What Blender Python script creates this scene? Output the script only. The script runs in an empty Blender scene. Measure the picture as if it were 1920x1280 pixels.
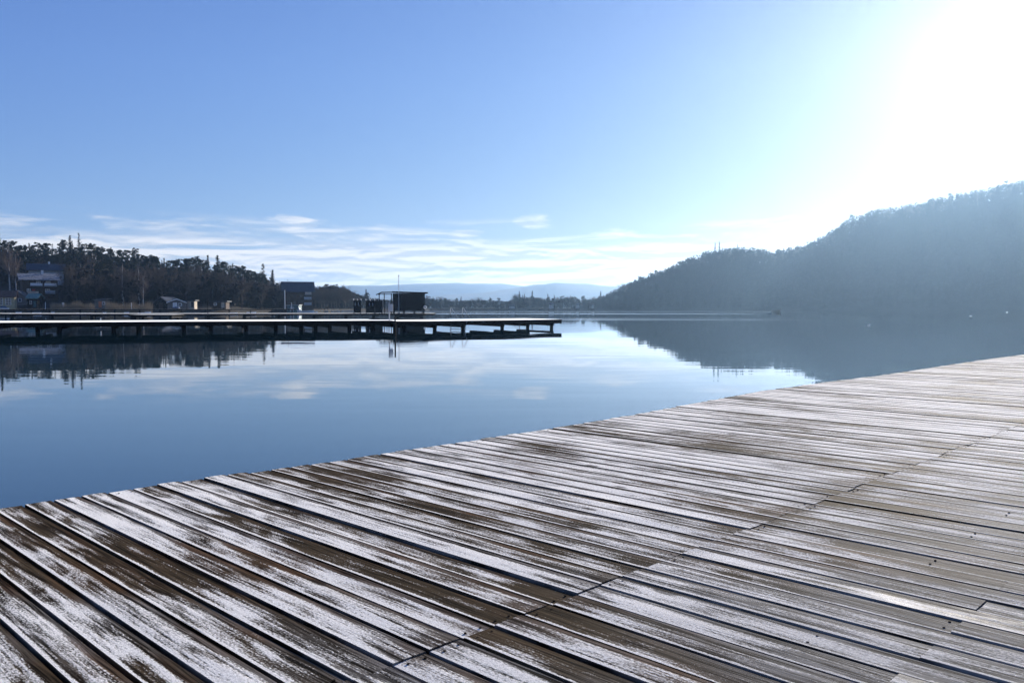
import bpy, bmesh, math, random
import numpy as np
from mathutils import Vector, Matrix

# ------------------------------------------------------------------ camera, sky, sun, exposure
scene = bpy.context.scene
F = 1565.0                                  # focal length in photo pixels (1920 wide)
PITCH = math.atan(63.0 / F)
EYE = 1.95                                  # eye above the water; water is z = 0
DECK = 0.85                                 # deck above the water
cam_d = bpy.data.cameras.new("camera")
cam_d.sensor_width = 36.0
cam_d.lens = 36.0 * F / 1920.0
cam_d.clip_start = 0.05
cam_d.clip_end = 30000.0
cam = bpy.data.objects.new("camera", cam_d)
scene.collection.objects.link(cam)
cam.location = (0, 0, EYE)
cam.rotation_euler = (math.pi / 2 - PITCH, 0, 0)
scene.camera = cam

SUN_AZ = math.radians(30.4)                 # to the right of +Y
SUN_EL = math.radians(14.8)
EXPOSURE = 1.0
SKY_STRENGTH = 0.09

sun_d = bpy.data.lights.new("sun", 'SUN')
sun_d.energy = 4.5
sun_d.angle = math.radians(0.55)
sun_d.color = (1.0, 0.93, 0.83)
sun = bpy.data.objects.new("sun", sun_d)
scene.collection.objects.link(sun)
sd = Vector((math.sin(SUN_AZ) * math.cos(SUN_EL), math.cos(SUN_AZ) * math.cos(SUN_EL), math.sin(SUN_EL)))
sun.rotation_euler = sd.to_track_quat('Z', 'Y').to_euler()
sun.location = sd * 100

scene.view_settings.view_transform = 'Standard'
scene.view_settings.look = 'None'
scene.view_settings.exposure = EXPOSURE
scene.view_settings.gamma = 1.0
scene.view_settings.use_curve_mapping = False
scene.cycles.use_denoising = True
try:
    scene.cycles.denoiser = 'OPENIMAGEDENOISE'
except Exception:
    pass
scene.cycles.denoising_input_passes = 'RGB_ALBEDO'
scene.cycles.max_bounces = 8
scene.cycles.diffuse_bounces = 2
scene.cycles.glossy_bounces = 4
scene.cycles.transmission_bounces = 4
scene.cycles.volume_bounces = 1
scene.cycles.use_adaptive_sampling = True
scene.cycles.adaptive_threshold = 0.02
scene.cycles.sample_clamp_indirect = 6.0


def ray(px, py):
    a = (px - 960.0) / F
    b = (640.0 - py) / F
    return Vector((a, math.cos(PITCH) + b * math.sin(PITCH), -math.sin(PITCH) + b * math.cos(PITCH)))


def on_plane(px, py, z):                    # ground point at height z seen at a pixel
    d = ray(px, py)
    t = (z - EYE) / d.z
    return Vector((d.x * t, d.y * t, z))


def at(px, py, Y):                          # point at depth Y seen at a pixel
    d = ray(px, py)
    t = Y / d.y
    return Vector((d.x * t, Y, EYE + d.z * t))


def colx(px, Y):
    return (px - 960.0) / F * Y / 1.0


# ------------------------------------------------------------------ node helpers
class NT:
    def __init__(self, tree):
        self.t = tree
        self.n = tree.nodes
        self.l = tree.links

    def new(self, typ, **kw):
        nd = self.n.new(typ)
        for k, v in kw.items():
            setattr(nd, k, v)
        return nd

    def put(self, sock, v):
        if isinstance(v, bpy.types.NodeSocket):
            self.l.new(v, sock)
        elif v is not None:
            sock.default_value = v

    def math(self, op, a, b=None, c=None, clamp=False):
        nd = self.new('ShaderNodeMath', operation=op, use_clamp=clamp)
        self.put(nd.inputs[0], a)
        self.put(nd.inputs[1], b)
        self.put(nd.inputs[2], c)
        return nd.outputs[0]

    def vmath(self, op, a, b=None):
        nd = self.new('ShaderNodeVectorMath', operation=op)
        self.put(nd.inputs[0], a)
        self.put(nd.inputs[1], b)
        return nd.outputs[0]

    def comb(self, x, y, z=0.0):
        nd = self.new('ShaderNodeCombineXYZ')
        self.put(nd.inputs[0], x)
        self.put(nd.inputs[1], y)
        self.put(nd.inputs[2], z)
        return nd.outputs[0]

    def sep(self, v):
        nd = self.new('ShaderNodeSeparateXYZ')
        self.put(nd.inputs[0], v)
        return nd.outputs

    def noise(self, vec, scale=1.0, detail=4.0, rough=0.55, dist=0.0):
        nd = self.new('ShaderNodeTexNoise')
        self.put(nd.inputs['Vector'], vec)
        nd.inputs['Scale'].default_value = scale
        nd.inputs['Detail'].default_value = detail
        nd.inputs['Roughness'].default_value = rough
        nd.inputs['Distortion'].default_value = dist
        return nd.outputs[0]

    def step(self, x, lo, hi, smooth=True):
        nd = self.new('ShaderNodeMapRange')
        nd.interpolation_type = 'SMOOTHSTEP' if smooth else 'LINEAR'
        self.put(nd.inputs['Value'], x)
        self.put(nd.inputs['From Min'], lo)
        self.put(nd.inputs['From Max'], hi)
        return nd.outputs['Result']

    def mix(self, f, a, b, blend='MIX'):
        nd = self.new('ShaderNodeMix', data_type='RGBA', blend_type=blend)
        self.put(nd.inputs[0], f)
        self.put(nd.inputs[6], a if isinstance(a, bpy.types.NodeSocket) else (*a, 1.0)[:4])
        self.put(nd.inputs[7], b if isinstance(b, bpy.types.NodeSocket) else (*b, 1.0)[:4])
        return nd.outputs[2]


# ------------------------------------------------------------------ world: Nishita sky with a low band of cloud
world = bpy.data.worlds.new("World")
scene.world = world
world.use_nodes = True
w = NT(world.node_tree)
w.n.clear()
sky = w.new('ShaderNodeTexSky', sky_type='NISHITA')
sky.sun_disc = False
sky.sun_elevation = SUN_EL
sky.sun_rotation = SUN_AZ
world.cycles.sampling_method = "MANUAL"
world.cycles.sample_map_resolution = 512
sky.altitude = 450.0
sky.air_density = 0.6
sky.dust_density = 0.15
sky.ozone_density = 2.5
tc = w.new('ShaderNodeTexCoord')
dx, dy, dz = w.sep(tc.outputs['Generated'])
azm = w.math('ARCTAN2', dx, dy)
elv = w.math('ARCSINE', dz)


def azel(px, py):
    d = ray(px, py)
    return math.atan2(d.x, d.y), math.atan2(d.z, math.hypot(d.x, d.y))


# band of stratocumulus close to the horizon, all the way round
n1 = w.noise(w.comb(w.math('MULTIPLY', azm, 7.0), w.math('MULTIPLY', elv, 62.0), 3.1), 1.0, 7.0, 0.58, 0.5)
n2 = w.noise(w.comb(w.math('MULTIPLY', azm, 2.3), w.math('MULTIPLY', elv, 9.0), 8.7), 1.0, 3.0, 0.5, 0.0)
band_lo = w.step(elv, math.radians(0.0), math.radians(0.8))
band_hi = w.step(w.math('ADD', elv, w.math('MULTIPLY', w.math('SUBTRACT', n2, 0.5), 0.035)), math.radians(4.8), math.radians(3.8))
band = w.math('MULTIPLY', band_lo, band_hi)
veil = w.math('MULTIPLY', w.step(elv, math.radians(3.4), math.radians(4.3)), w.step(elv, math.radians(6.3), math.radians(4.9)))
dens = w.math('ADD', w.math('MULTIPLY', n1, 1.0), w.math('MULTIPLY', w.math('SUBTRACT', n2, 0.5), 0.8))
m_band = w.math('MULTIPLY', w.step(w.math('ADD', dens, w.math('MULTIPLY', azm, 0.04)), 0.15, 0.38), band)
m_veil = w.math('MULTIPLY', w.step(w.math('ADD', dens, w.math('MULTIPLY', azm, -0.16)), 0.44, 0.68), veil)
mask = w.math('MAXIMUM', m_band, w.math('MULTIPLY', m_veil, 0.8))
# single small clouds standing clear above the band
wob = w.noise(w.comb(w.math('MULTIPLY', azm, 22.0), w.math('MULTIPLY', elv, 95.0), 1.7), 1.0, 5.0, 0.6, 0.4)
for (px, py, hw, hh, k) in ((548, 421, 62, 15, 1.0), (470, 432, 55, 10, .6), (632, 432, 32, 8, .7), (716, 429, 30, 7, .8), (872, 440, 38, 7, .8),
                            (1000, 415, 38, 11, .75), (1168, 438, 55, 12, 1.0), (215, 410, 40, 9, .7), (330, 436, 120, 20, .7), (1440, 412, 50, 7, .5)):
    a0, e0 = azel(px, py)
    ha, he = hw / F * 1.1, hh / F * 1.25
    qa = w.math('DIVIDE', w.math('SUBTRACT', azm, a0), ha)
    qe = w.math('DIVIDE', w.math('SUBTRACT', elv, e0), he)
    q = w.math('ADD', w.math('MULTIPLY', qa, qa), w.math('MULTIPLY', qe, qe))
    g = w.math('ADD', w.math('MULTIPLY', q, -0.5), w.math('MULTIPLY', w.math('SUBTRACT', wob, 0.46), 2.4))
    mask = w.math('MAXIMUM', mask, w.math('MULTIPLY', w.step(g, -0.40, 0.45), k * 0.9))
# shading of the cloud: brighter crests, blue-grey bellies
n3 = w.noise(w.comb(w.math('MULTIPLY', azm, 7.0), w.math('MULTIPLY', w.math('ADD', elv, 0.0035), 62.0), 3.1), 1.0, 7.0, 0.58, 0.5)
crest = w.step(w.math('SUBTRACT', n1, n3), -0.09, 0.06)
cloud_own = w.mix(crest, (2.9, 3.2, 3.7), (5.2, 5.05, 4.9))
# the camera's soft highlight shoulder, channel by channel
rgb = w.new('ShaderNodeSeparateColor')
w.l.new(sky.outputs[0], rgb.inputs[0])
chan = []
for k_, (gain, cap) in enumerate(((0.166, 1.10), (0.192, 0.96), (0.310, 1.00))):
    x_ = w.math('MULTIPLY', rgb.outputs[k_], -gain / cap)
    chan.append(w.math('MULTIPLY', w.math('SUBTRACT', 1.0, w.math('EXPONENT', x_)), cap / (2.0 ** EXPOSURE * SKY_STRENGTH)))
skyc = w.comb(*chan)
# aureole of bright air close round the sun
dv = w.new('ShaderNodeVectorMath', operation='DOT_PRODUCT')
w.l.new(tc.outputs['Generated'], dv.inputs[0])
dv.inputs[1].default_value = sd
ang = w.math('ARCCOSINE', w.math('MINIMUM', dv.outputs['Value'], 0.99999))
aur = w.math('MULTIPLY', w.math('EXPONENT', w.math('MULTIPLY', ang, -1.0 / math.radians(4.2))), 0.75 / (2.0 ** EXPOSURE * SKY_STRENGTH))
skyc = w.mix(1.0, skyc, w.comb(aur, w.math('MULTIPLY', aur, 0.96), w.math('MULTIPLY', aur, 0.88)), 'ADD')
lit = w.mix(1.0, cloud_own, w.mix(0.12, (0, 0, 0), skyc), 'ADD')
thin = w.math('ADD', 0.80, w.math('MULTIPLY', w.step(elv, 0.0, math.radians(15), False), 0.20))   # dull air low over the land
skyc = w.mix(1.0, skyc, w.comb(thin, thin, thin), 'MULTIPLY')
final = w.mix(w.math('MULTIPLY', mask, 0.9), skyc, lit)
bg = w.new('ShaderNodeBackground')
w.l.new(final, bg.inputs[0])
bg.inputs[1].default_value = SKY_STRENGTH
wo = w.new('ShaderNodeOutputWorld')
w.l.new(bg.outputs[0], wo.inputs[0])


# ------------------------------------------------------------------ mesh and object helpers
COL = scene.collection
rng = random.Random(7)
nrng = np.random.default_rng(11)


def tag(o, label=None, cat=None, group=None, kind=None):
    if label:
        o['label'] = label
    if cat:
        o['category'] = cat
    if group:
        o['group'] = group
    if kind:
        o['kind'] = kind
    return o


def link(name, data, parent=None, loc=None, rz=0.0, sc=None):
    o = bpy.data.objects.new(name, data)
    COL.objects.link(o)
    if parent is not None:
        o.parent = parent
    if loc is not None:
        o.location = loc
    if rz:
        o.rotation_euler = (0, 0, rz)
    if sc is not None:
        o.scale = sc if hasattr(sc, '__len__') else (sc, sc, sc)
    return o


def mesh_of(name, verts, faces, mat=None, smooth=False):
    me = bpy.data.meshes.new(name)
    me.from_pydata([tuple(v) for v in verts], [], [tuple(f) for f in faces])
    if mat is not None:
        for m in (mat if isinstance(mat, (list, tuple)) else [mat]):
            me.materials.append(m)
    if smooth:
        me.polygons.foreach_set('use_smooth', [True] * len(me.polygons))
    me.update()
    return me


def tri_mesh(name, verts, tris, mats, mat_idx=None, tint=None):
    """big mesh from numpy arrays: verts (n,3), tris (m,3)"""
    verts = np.asarray(verts, dtype=np.float32)
    tris = np.asarray(tris, dtype=np.int32)
    me = bpy.data.meshes.new(name)
    me.vertices.add(len(verts))
    me.vertices.foreach_set('co', verts.ravel())
    me.loops.add(tris.size)
    me.loops.foreach_set('vertex_index', tris.ravel())
    me.polygons.add(len(tris))
    me.polygons.foreach_set('loop_start', np.arange(0, tris.size, 3, dtype=np.int32))
    for m in mats:
        me.materials.append(m)
    if mat_idx is not None:
        me.polygons.foreach_set('material_index', np.asarray(mat_idx, dtype=np.int32))
    me.update(calc_edges=True)
    if tint is not None:
        at_ = me.attributes.new('tint', 'FLOAT', 'FACE')
        at_.data.foreach_set('value', np.asarray(tint, dtype=np.float32))
    me.validate()
    return me


class MB:
    """collects simple solids and links them as ONE mesh object"""

    def __init__(self):
        self.v = []
        self.f = []

    def add(self, vs, fs):
        k = len(self.v)
        self.v += [tuple(v) for v in vs]
        self.f += [tuple(i + k for i in f) for f in fs]
        return self

    def box(self, x0, x1, y0, y1, z0, z1):
        return self.add([(x0, y0, z0), (x1, y0, z0), (x1, y1, z0), (x0, y1, z0), (x0, y0, z1), (x1, y0, z1), (x1, y1, z1), (x0, y1, z1)],
                        [(0, 3, 2, 1), (4, 5, 6, 7), (0, 1, 5, 4), (1, 2, 6, 5), (2, 3, 7, 6), (3, 0, 4, 7)])

    def prism(self, poly, y0, y1):                 # polygon in x,z pushed along y
        n = len(poly)
        vs = [(x, y0, z) for x, z in poly] + [(x, y1, z) for x, z in poly]
        fs = [tuple(range(n)), tuple(reversed(range(n, 2 * n)))]
        fs += [(i, i + n, (i + 1) % n + n, (i + 1) % n) for i in range(n)]
        return self.add(vs, fs)

    def slab(self, poly, z0, z1):                  # polygon in x,y pushed along z
        n = len(poly)
        vs = [(p[0], p[1], z0) for p in poly] + [(p[0], p[1], z1) for p in poly]
        fs = [tuple(reversed(range(n))), tuple(range(n, 2 * n))]
        fs += [(i, (i + 1) % n, (i + 1) % n + n, i + n) for i in range(n)]
        return self.add(vs, fs)

    def tube(self, pts, r0, r1=None, seg=8):
        r1 = r0 if r1 is None else r1
        pts = [Vector(p) for p in pts]
        k = len(self.v)
        n = len(pts)
        for i, p in enumerate(pts):
            d = (pts[min(i + 1, n - 1)] - pts[max(i - 1, 0)]).normalized()
            a = d.orthogonal().normalized() if abs(d.z) < 0.95 else Vector((1, 0, 0)).cross(d).normalized()
            b = d.cross(a)
            r = r0 + (r1 - r0) * i / max(n - 1, 1)
            for j in range(seg):
                t = 2 * math.pi * j / seg
                q = p + (a * math.cos(t) + b * math.sin(t)) * r
                self.v.append(tuple(q))
        for i in range(n - 1):
            for j in range(seg):
                j2 = (j + 1) % seg
                self.f.append((k + i * seg + j, k + i * seg + j2, k + (i + 1) * seg + j2, k + (i + 1) * seg + j))
        self.f.append(tuple(k + j for j in reversed(range(seg))))
        self.f.append(tuple(k + (n - 1) * seg + j for j in range(seg)))
        return self

    def mesh(self, name, mat, smooth=False):
        return mesh_of(name, self.v, self.f, mat, smooth)

    def build(self, name, mat, parent=None, smooth=False, loc=None, rz=0.0):
        return link(name, self.mesh(name, mat, smooth), parent, loc, rz)


def empty(name, loc, rz=0.0, sc=None):
    o = link(name, None, None, loc, rz, sc)
    o.empty_display_size = 0.2
    return o


# ------------------------------------------------------------------ materials
def new_mat(name):
    m = bpy.data.materials.new(name)
    m.use_nodes = True
    t = NT(m.node_tree)
    b = t.n['Principled BSDF']
    return m, t, b


def simple(name, col, rough=0.7, var=0.15, scale=3.0, spec=0.3, metal=0.0, stretch=None):
    """plain procedural material: base colour with uneven tone and slight relief"""
    m, t, b = new_mat(name)
    tcn = t.new('ShaderNodeTexCoord')
    vec = tcn.outputs['Object']
    if stretch:
        vec = t.vmath('MULTIPLY', vec, Vector(stretch))
    n = t.noise(vec, scale, 5.0, 0.6)
    k = t.step(n, 0.3, 0.7, False)
    lo = tuple(c * (1 - var) for c in col)
    hi = tuple(min(1.0, c * (1 + var)) for c in col)
    t.l.new(t.mix(k, lo, hi), b.inputs['Base Color'])
    b.inputs['Roughness'].default_value = rough
    b.inputs['Specular IOR Level'].default_value = spec
    b.inputs['Metallic'].default_value = metal
    return m


M = {}
M['bark'] = simple('bark', (0.075, 0.06, 0.05), 0.9, 0.3, 2.0, 0.1)
M['birch_bark'] = simple('birch_bark', (0.42, 0.40, 0.37), 0.8, 0.35, 2.0, 0.1)


def leaf_mat(name, c0, c1, rough=0.8):
    m, t, b = new_mat(name)
    oi = t.new('ShaderNodeObjectInfo')
    tcn = t.new('ShaderNodeTexCoord')
    n = t.noise(tcn.outputs['Object'], 0.45, 3.0, 0.6)
    k = t.math('ADD', t.math('MULTIPLY', oi.outputs['Random'], 0.5), t.math('MULTIPLY', t.step(n, 0.3, 0.7, False), 0.5))
    t.l.new(t.mix(k, c0, c1), b.inputs['Base Color'])
    b.inputs['Roughness'].default_value = rough
    b.inputs['Specular IOR Level'].default_value = 0.15
    return m


M['pine'] = leaf_mat('pine_needles', (0.012, 0.02, 0.011), (0.026, 0.036, 0.019))
M['spruce'] = leaf_mat('spruce_needles', (0.010, 0.018, 0.012), (0.022, 0.032, 0.02))
M['twig'] = leaf_mat('twigs', (0.05, 0.037, 0.030), (0.10, 0.076, 0.062))
M['twig_birch'] = leaf_mat('birch_twigs', (0.10, 0.075, 0.065), (0.17, 0.13, 0.11))


def ground_mat(name, c0, c1, scale=0.15):
    m, t, b = new_mat(name)
    g = t.new('ShaderNodeNewGeometry')
    n = t.noise(g.outputs['Position'], scale, 6.0, 0.6)
    t.l.new(t.mix(t.step(n, 0.35, 0.65), c0, c1), b.inputs['Base Color'])
    b.inputs['Roughness'].default_value = 0.95
    b.inputs['Specular IOR Level'].default_value = 0.1
    return m


M['soil'] = ground_mat('forest_floor', (0.02, 0.017, 0.012), (0.042, 0.034, 0.025))
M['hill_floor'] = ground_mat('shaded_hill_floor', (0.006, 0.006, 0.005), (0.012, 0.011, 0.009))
M['bank'] = ground_mat('winter_grass', (0.10, 0.082, 0.05), (0.17, 0.14, 0.09), 0.3)
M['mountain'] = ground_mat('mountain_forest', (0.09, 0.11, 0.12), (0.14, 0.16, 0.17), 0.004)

# water: calm lake, faint ripples, a few breeze-ruffled streaks
m, t, b = new_mat('lake_water')
g = t.new('ShaderNodeNewGeometry')
pos = g.outputs['Position']
px_, py_, pz_ = t.sep(pos)
b.inputs['Base Color'].default_value = (0.010, 0.038, 0.056, 1)
b.inputs['IOR'].default_value = 1.56
r1 = t.noise(t.comb(t.math('MULTIPLY', px_, 0.55), t.math('MULTIPLY', py_, 1.3), 0.0), 1.0, 3.0, 0.5, 0.3)
r2 = t.noise(t.comb(t.math('MULTIPLY', px_, 0.05), t.math('MULTIPLY', py_, 0.16), 4.0), 1.0, 3.0, 0.55, 0.2)
amp = t.step(t.noise(t.comb(t.math('MULTIPLY', px_, 0.008), t.math('MULTIPLY', py_, 0.02), 9.0), 1.0, 2.0), 0.3, 0.7)
hgt = t.math('ADD', t.math('MULTIPLY', t.math('MULTIPLY', r1, amp), 0.0022), t.math('MULTIPLY', r2, 0.012))
bp = t.new('ShaderNodeBump')
bp.inputs['Strength'].default_value = 1.0
bp.inputs['Distance'].default_value = 1.0
t.l.new(hgt, bp.inputs['Height'])
t.l.new(bp.outputs[0], b.inputs['Normal'])
# breeze streaks lying across the lake
wv = t.noise(t.comb(t.math('MULTIPLY', px_, 0.006), t.math('MULTIPLY', py_, 0.012), 2.0), 1.0, 3.0)
streak = None
for (yc, hw, x0, x1) in ((150, 4.0, -10, 40), (134, 3.0, 5, 42), (275, 22, -60, 75), (440, 30, -250, 150)):
    q = t.math('DIVIDE', t.math('SUBTRACT', t.math('ADD', py_, t.math('MULTIPLY', t.math('SUBTRACT', wv, 0.5), yc * 0.12)), yc), hw)
    a = t.math('SUBTRACT', 1.0, t.math('ABSOLUTE', q), clamp=True)
    e = t.math('MULTIPLY', t.step(px_, x0 - 25, x0 + 15), t.step(px_, x1 + 25, x1 - 15))
    a = t.math('MULTIPLY', a, e)
    streak = a if streak is None else t.math('MAXIMUM', streak, a)
t.l.new(t.math('ADD', 0.012, t.math('MULTIPLY', streak, 0.30)), b.inputs['Roughness'])
M['water'] = m

# ------------------------------------------------------------------ structure: water, hills, mountains, shores
water = link('water', mesh_of('water', [(-5400, -1200, 0), (5400, -1200, 0), (5400, 5900, 0), (-5400, 5900, 0)], [(0, 1, 2, 3)], M['water']))
tag(water, kind='structure')


def interp(pts, x):
    xs = [p[0] for p in pts]
    ys = [p[1] for p in pts]
    return float(np.interp(x, xs, ys))


def vnoise(x, y, seed=0):
    """smooth value noise, numpy"""
    x = np.asarray(x, float)
    y = np.asarray(y, float)
    xi, yi = np.floor(x), np.floor(y)
    fx, fy = x - xi, y - yi
    fx, fy = fx * fx * (3 - 2 * fx), fy * fy * (3 - 2 * fy)

    def h(a, b):
        v = np.sin(a * 127.1 + b * 311.7 + seed * 74.7) * 43758.5453
        return v - np.floor(v)
    return (h(xi, yi) * (1 - fx) + h(xi + 1, yi) * fx) * (1 - fy) + (h(xi, yi + 1) * (1 - fx) + h(xi + 1, yi + 1) * fx) * fy


def elev(py):                                # slope seen at a photo row (height over depth)
    return (577.0 - py) / F * 1.0016


# skyline of the wooded hill across the lake, tree tops included
SKY_R = [(1090, 572), (1130, 557), (1150, 547), (1180, 534), (1220, 515), (1260, 495), (1300, 478), (1330, 468), (1360, 463), (1400, 463), (1430, 466),
         (1450, 471), (1480, 464), (1520, 451), (1560, 428), (1600, 405), (1640, 391), (1700, 379), (1760, 371), (1800, 363), (1850, 351), (1890, 341),
         (1920, 332), (2000, 326), (2200, 322), (2700, 324), (3400, 340)]
TREE_R = 12.0
SHORE_R = [(1000, 640), (1150, 640), (1250, 625), (1340, 605), (1600, 530), (1920, 500), (3400, 430)]
RIDGE_R = [(1000, 680), (1150, 690), (1250, 710), (1340, 725), (1600, 730), (1920, 725), (3400, 680)]


def hill_z(px, Y):
    ys, yr = interp(SHORE_R, px), interp(RIDGE_R, px)
    zr = max(1.0, elev(interp(SKY_R, px)) * yr + EYE - TREE_R * min(1.0, max(0.15, (px - 1080) / 160)))
    t_ = (Y - ys) / (yr - ys)
    if t_ <= 0:
        return -0.15 + 0.9 * t_
    if t_ <= 1:
        base = zr * (0.10 * t_ ** 0.5 + 0.90 * (t_ ** 1.25))
    else:
        base = zr * (1 - 0.35 * (t_ - 1) ** 1.2)
    bump = (vnoise(px * 0.02, Y * 0.02, 3) - 0.5) * min(8.0, zr * 0.12) * min(1, t_ * 2) * (1 if t_ < 0.85 else 0.4)
    return max(0.2, base + float(bump))


def grid_terrain(name, pxs, Ys_of, zf, mat):
    vs, fs = [], []
    n = None
    for px in pxs:
        Ys = Ys_of(px)
        n = len(Ys)
        for Y in Ys:
            vs.append(((px - 960) / F * Y * 1.0008, Y, zf(px, Y)))
    for i in range(len(pxs) - 1):
        for j in range(n - 1):
            a = i * n + j
            fs.append((a, a + n, a + n + 1, a + 1))
    return tag(link(name, mesh_of(name, vs, fs, mat, True)), kind='structure')


def ys_r(px):
    ys, yr = interp(SHORE_R, px), interp(RIDGE_R, px)
    return [ys - 3 + (yr - ys) * k / 16 for k in range(17)] + [yr + 60 * k for k in range(1, 7)]


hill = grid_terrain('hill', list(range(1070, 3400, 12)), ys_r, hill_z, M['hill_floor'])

# far mountains
def mountain(name, Y, sky_pts, depth, seed):
    pxs = list(range(-1900, 3300, 20))
    vs, fs = [], []
    prof = [(0.0, 0.0), (0.25, 0.25), (0.5, 0.55), (0.75, 0.85), (1.0, 1.0), (1.2, 0.9), (1.5, 0.5)]
    n = len(prof)
    for px in pxs:
        z = elev(interp(sky_pts, px)) * Y + EYE
        z *= 1 + 0.16 * (float(vnoise(px * 0.012, seed, 5)) - 0.5) + 0.05 * (float(vnoise(px * 0.11, seed, 6)) - 0.5)
        for a, h in prof:
            yy = Y - depth + depth * a
            r = 1 + (0.25 * (float(vnoise(px * 0.02, a * 5 + seed, 9)) - 0.5) if a not in (1.0,) else 0)
            vs.append(((px - 960) / F * yy, yy, max(0.05, z * h * r)))
    for i in range(len(pxs) - 1):
        for j in range(n - 1):
            a = i * n + j
            fs.append((a, a + n, a + n + 1, a + 1))
    return tag(link(name, mesh_of(name, vs, fs, M['mountain'], True)), kind='structure')


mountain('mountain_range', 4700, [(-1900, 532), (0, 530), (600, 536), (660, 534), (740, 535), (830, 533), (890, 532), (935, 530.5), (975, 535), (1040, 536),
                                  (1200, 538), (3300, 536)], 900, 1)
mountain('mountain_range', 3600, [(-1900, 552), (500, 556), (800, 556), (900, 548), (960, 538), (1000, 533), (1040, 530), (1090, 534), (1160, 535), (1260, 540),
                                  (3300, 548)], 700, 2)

# left shore: wooded slope
SKY_L = [(-900, 420), (-300, 427), (0, 442), (30, 450), (60, 453), (150, 450), (200, 457), (250, 469), (300, 477), (350, 479), (400, 485), (440, 491), (470, 502), (500, 519), (530, 537), (560, 556), (620, 566), (700, 571)]
SHORE_L = [(-900, 262), (0, 262), (300, 262), (430, 272), (520, 330), (600, 420), (700, 520), (820, 600), (1000, 645), (1160, 650)]


def ridge_l(px):
    return interp(SHORE_L, px) + interp([(-900, 190), (300, 180), (480, 120), (560, 60), (1200, 50)], px)


def left_z(px, Y):
    ys, yr = interp(SHORE_L, px), ridge_l(px)
    zr = max(2.0, elev(interp(SKY_L, px)) * yr + EYE - 15.0)
    t_ = (Y - ys) / (yr - ys)
    if t_ <= 0:
        return -0.15
    if t_ < 0.04:
        return 1.3 * (t_ / 0.04)
    if t_ <= 1:
        base = 1.3 + (zr - 1.3) * ((t_ - 0.04) / 0.96) ** 1.1
    else:
        base = zr * (1 - 0.2 * (t_ - 1))
    return max(0.2, base + float(vnoise(px * 0.03, Y * 0.05, 8) - 0.5) * min(2.0, zr * 0.15) * min(1.0, t_))


def ys_l(px):
    ys, yr = interp(SHORE_L, px), ridge_l(px)
    return [ys - 2, ys, ys + (yr - ys) * 0.04] + [ys + (yr - ys) * k / 12 for k in range(1, 13)] + [yr + 40 * k for k in range(1, 6)]


grid_terrain('left_shore', list(range(-900, 1170, 15)), ys_l, left_z, M['soil'])

# haze: one closed box of even, thin air
HZ = 158.0
hb = MB().box(-5500, 5500, -1300, 6000, -1.3, HZ)
hz = hb.build('haze', None)
tag(hz, kind='stuff', label='thin pale winter haze over the lake', cat='haze')
m = bpy.data.materials.new('haze_air')
m.use_nodes = True
t = NT(m.node_tree)
t.n.clear()
pv = t.new('ShaderNodeVolumePrincipled')
pv.inputs['Color'].default_value = (0.42, 0.67, 1.0, 1)
pv.inputs['Density'].default_value = 1.1e-4
pv.inputs['Anisotropy'].default_value = 0.68
mo = t.new('ShaderNodeOutputMaterial')
t.l.new(pv.outputs[0], mo.inputs['Volume'])
hz.data.materials.append(m)


# ------------------------------------------------------------------ the near deck: frosted planks
DA = math.atan(1530.0 / F * math.cos(PITCH))
S_AX = Vector((math.sin(DA), math.cos(DA), 0))       # along the deck edge, away from the camera
U_AX = Vector((math.cos(DA), -math.sin(DA), 0))      # along the planks, towards the right
PITCH_P = 0.148
S0 = 1.407
EDGE = [(-3.0, -5.2), (1.3, -5.20), (1.7, -5.178), (2.3, -5.19), (2.86, -5.112), (3.4, -5.085), (4.8, -5.065), (6.2, -5.049), (7.0, -5.086), (8.26, -5.193),
        (10.2, -5.33), (11.9, -5.305), (14.35, -5.18), (19.1, -5.2), (22.6, -5.11), (40, -5.1)]

# --- weathered, frosted wood
m, t, b = new_mat('frosted_plank_wood')
uvd = t.new('ShaderNodeUVMap', uv_map='deck')
uvp = t.new('ShaderNodeUVMap', uv_map='plank')
U, S, _z = t.sep(uvd.outputs[0])
V, R, _z = t.sep(uvp.outputs[0])
gu = t.math('ADD', U, t.math('MULTIPLY', R, 53.0))
bend = t.math('MULTIPLY', t.math('SUBTRACT', t.noise(t.comb(t.math('MULTIPLY', gu, 1.3), t.math('MULTIPLY', S, 4.0), R), 1.0, 2.0), 0.5), 0.035)
sw = t.math('ADD', S, bend)
grain = t.noise(t.comb(t.math('MULTIPLY', gu, 2.6), t.math('MULTIPLY', sw, 105.0), R), 1.0, 5.0, 0.68)
grain_w = t.noise(t.comb(t.math('MULTIPLY', gu, 1.7), t.math('MULTIPLY', sw, 42.0), R), 1.0, 4.0, 0.55)
patch = t.noise(t.comb(t.math('MULTIPLY', U, 0.75), t.math('MULTIPLY', S, 1.25), 5.0), 1.0, 4.0, 0.55)
blot = t.noise(t.comb(t.math('MULTIPLY', gu, 2.1), t.math('MULTIPLY', S, 9.0), R), 1.0, 6.0, 0.62, 0.6)
fine = t.noise(t.comb(t.math('MULTIPLY', U, 75.0), t.math('MULTIPLY', S, 150.0), 0.0), 1.0, 3.0, 0.7)
speck = t.noise(t.comb(t.math('MULTIPLY', U, 260.0), t.math('MULTIPLY', S, 300.0), 0.0), 1.0, 2.0, 0.8)
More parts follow.
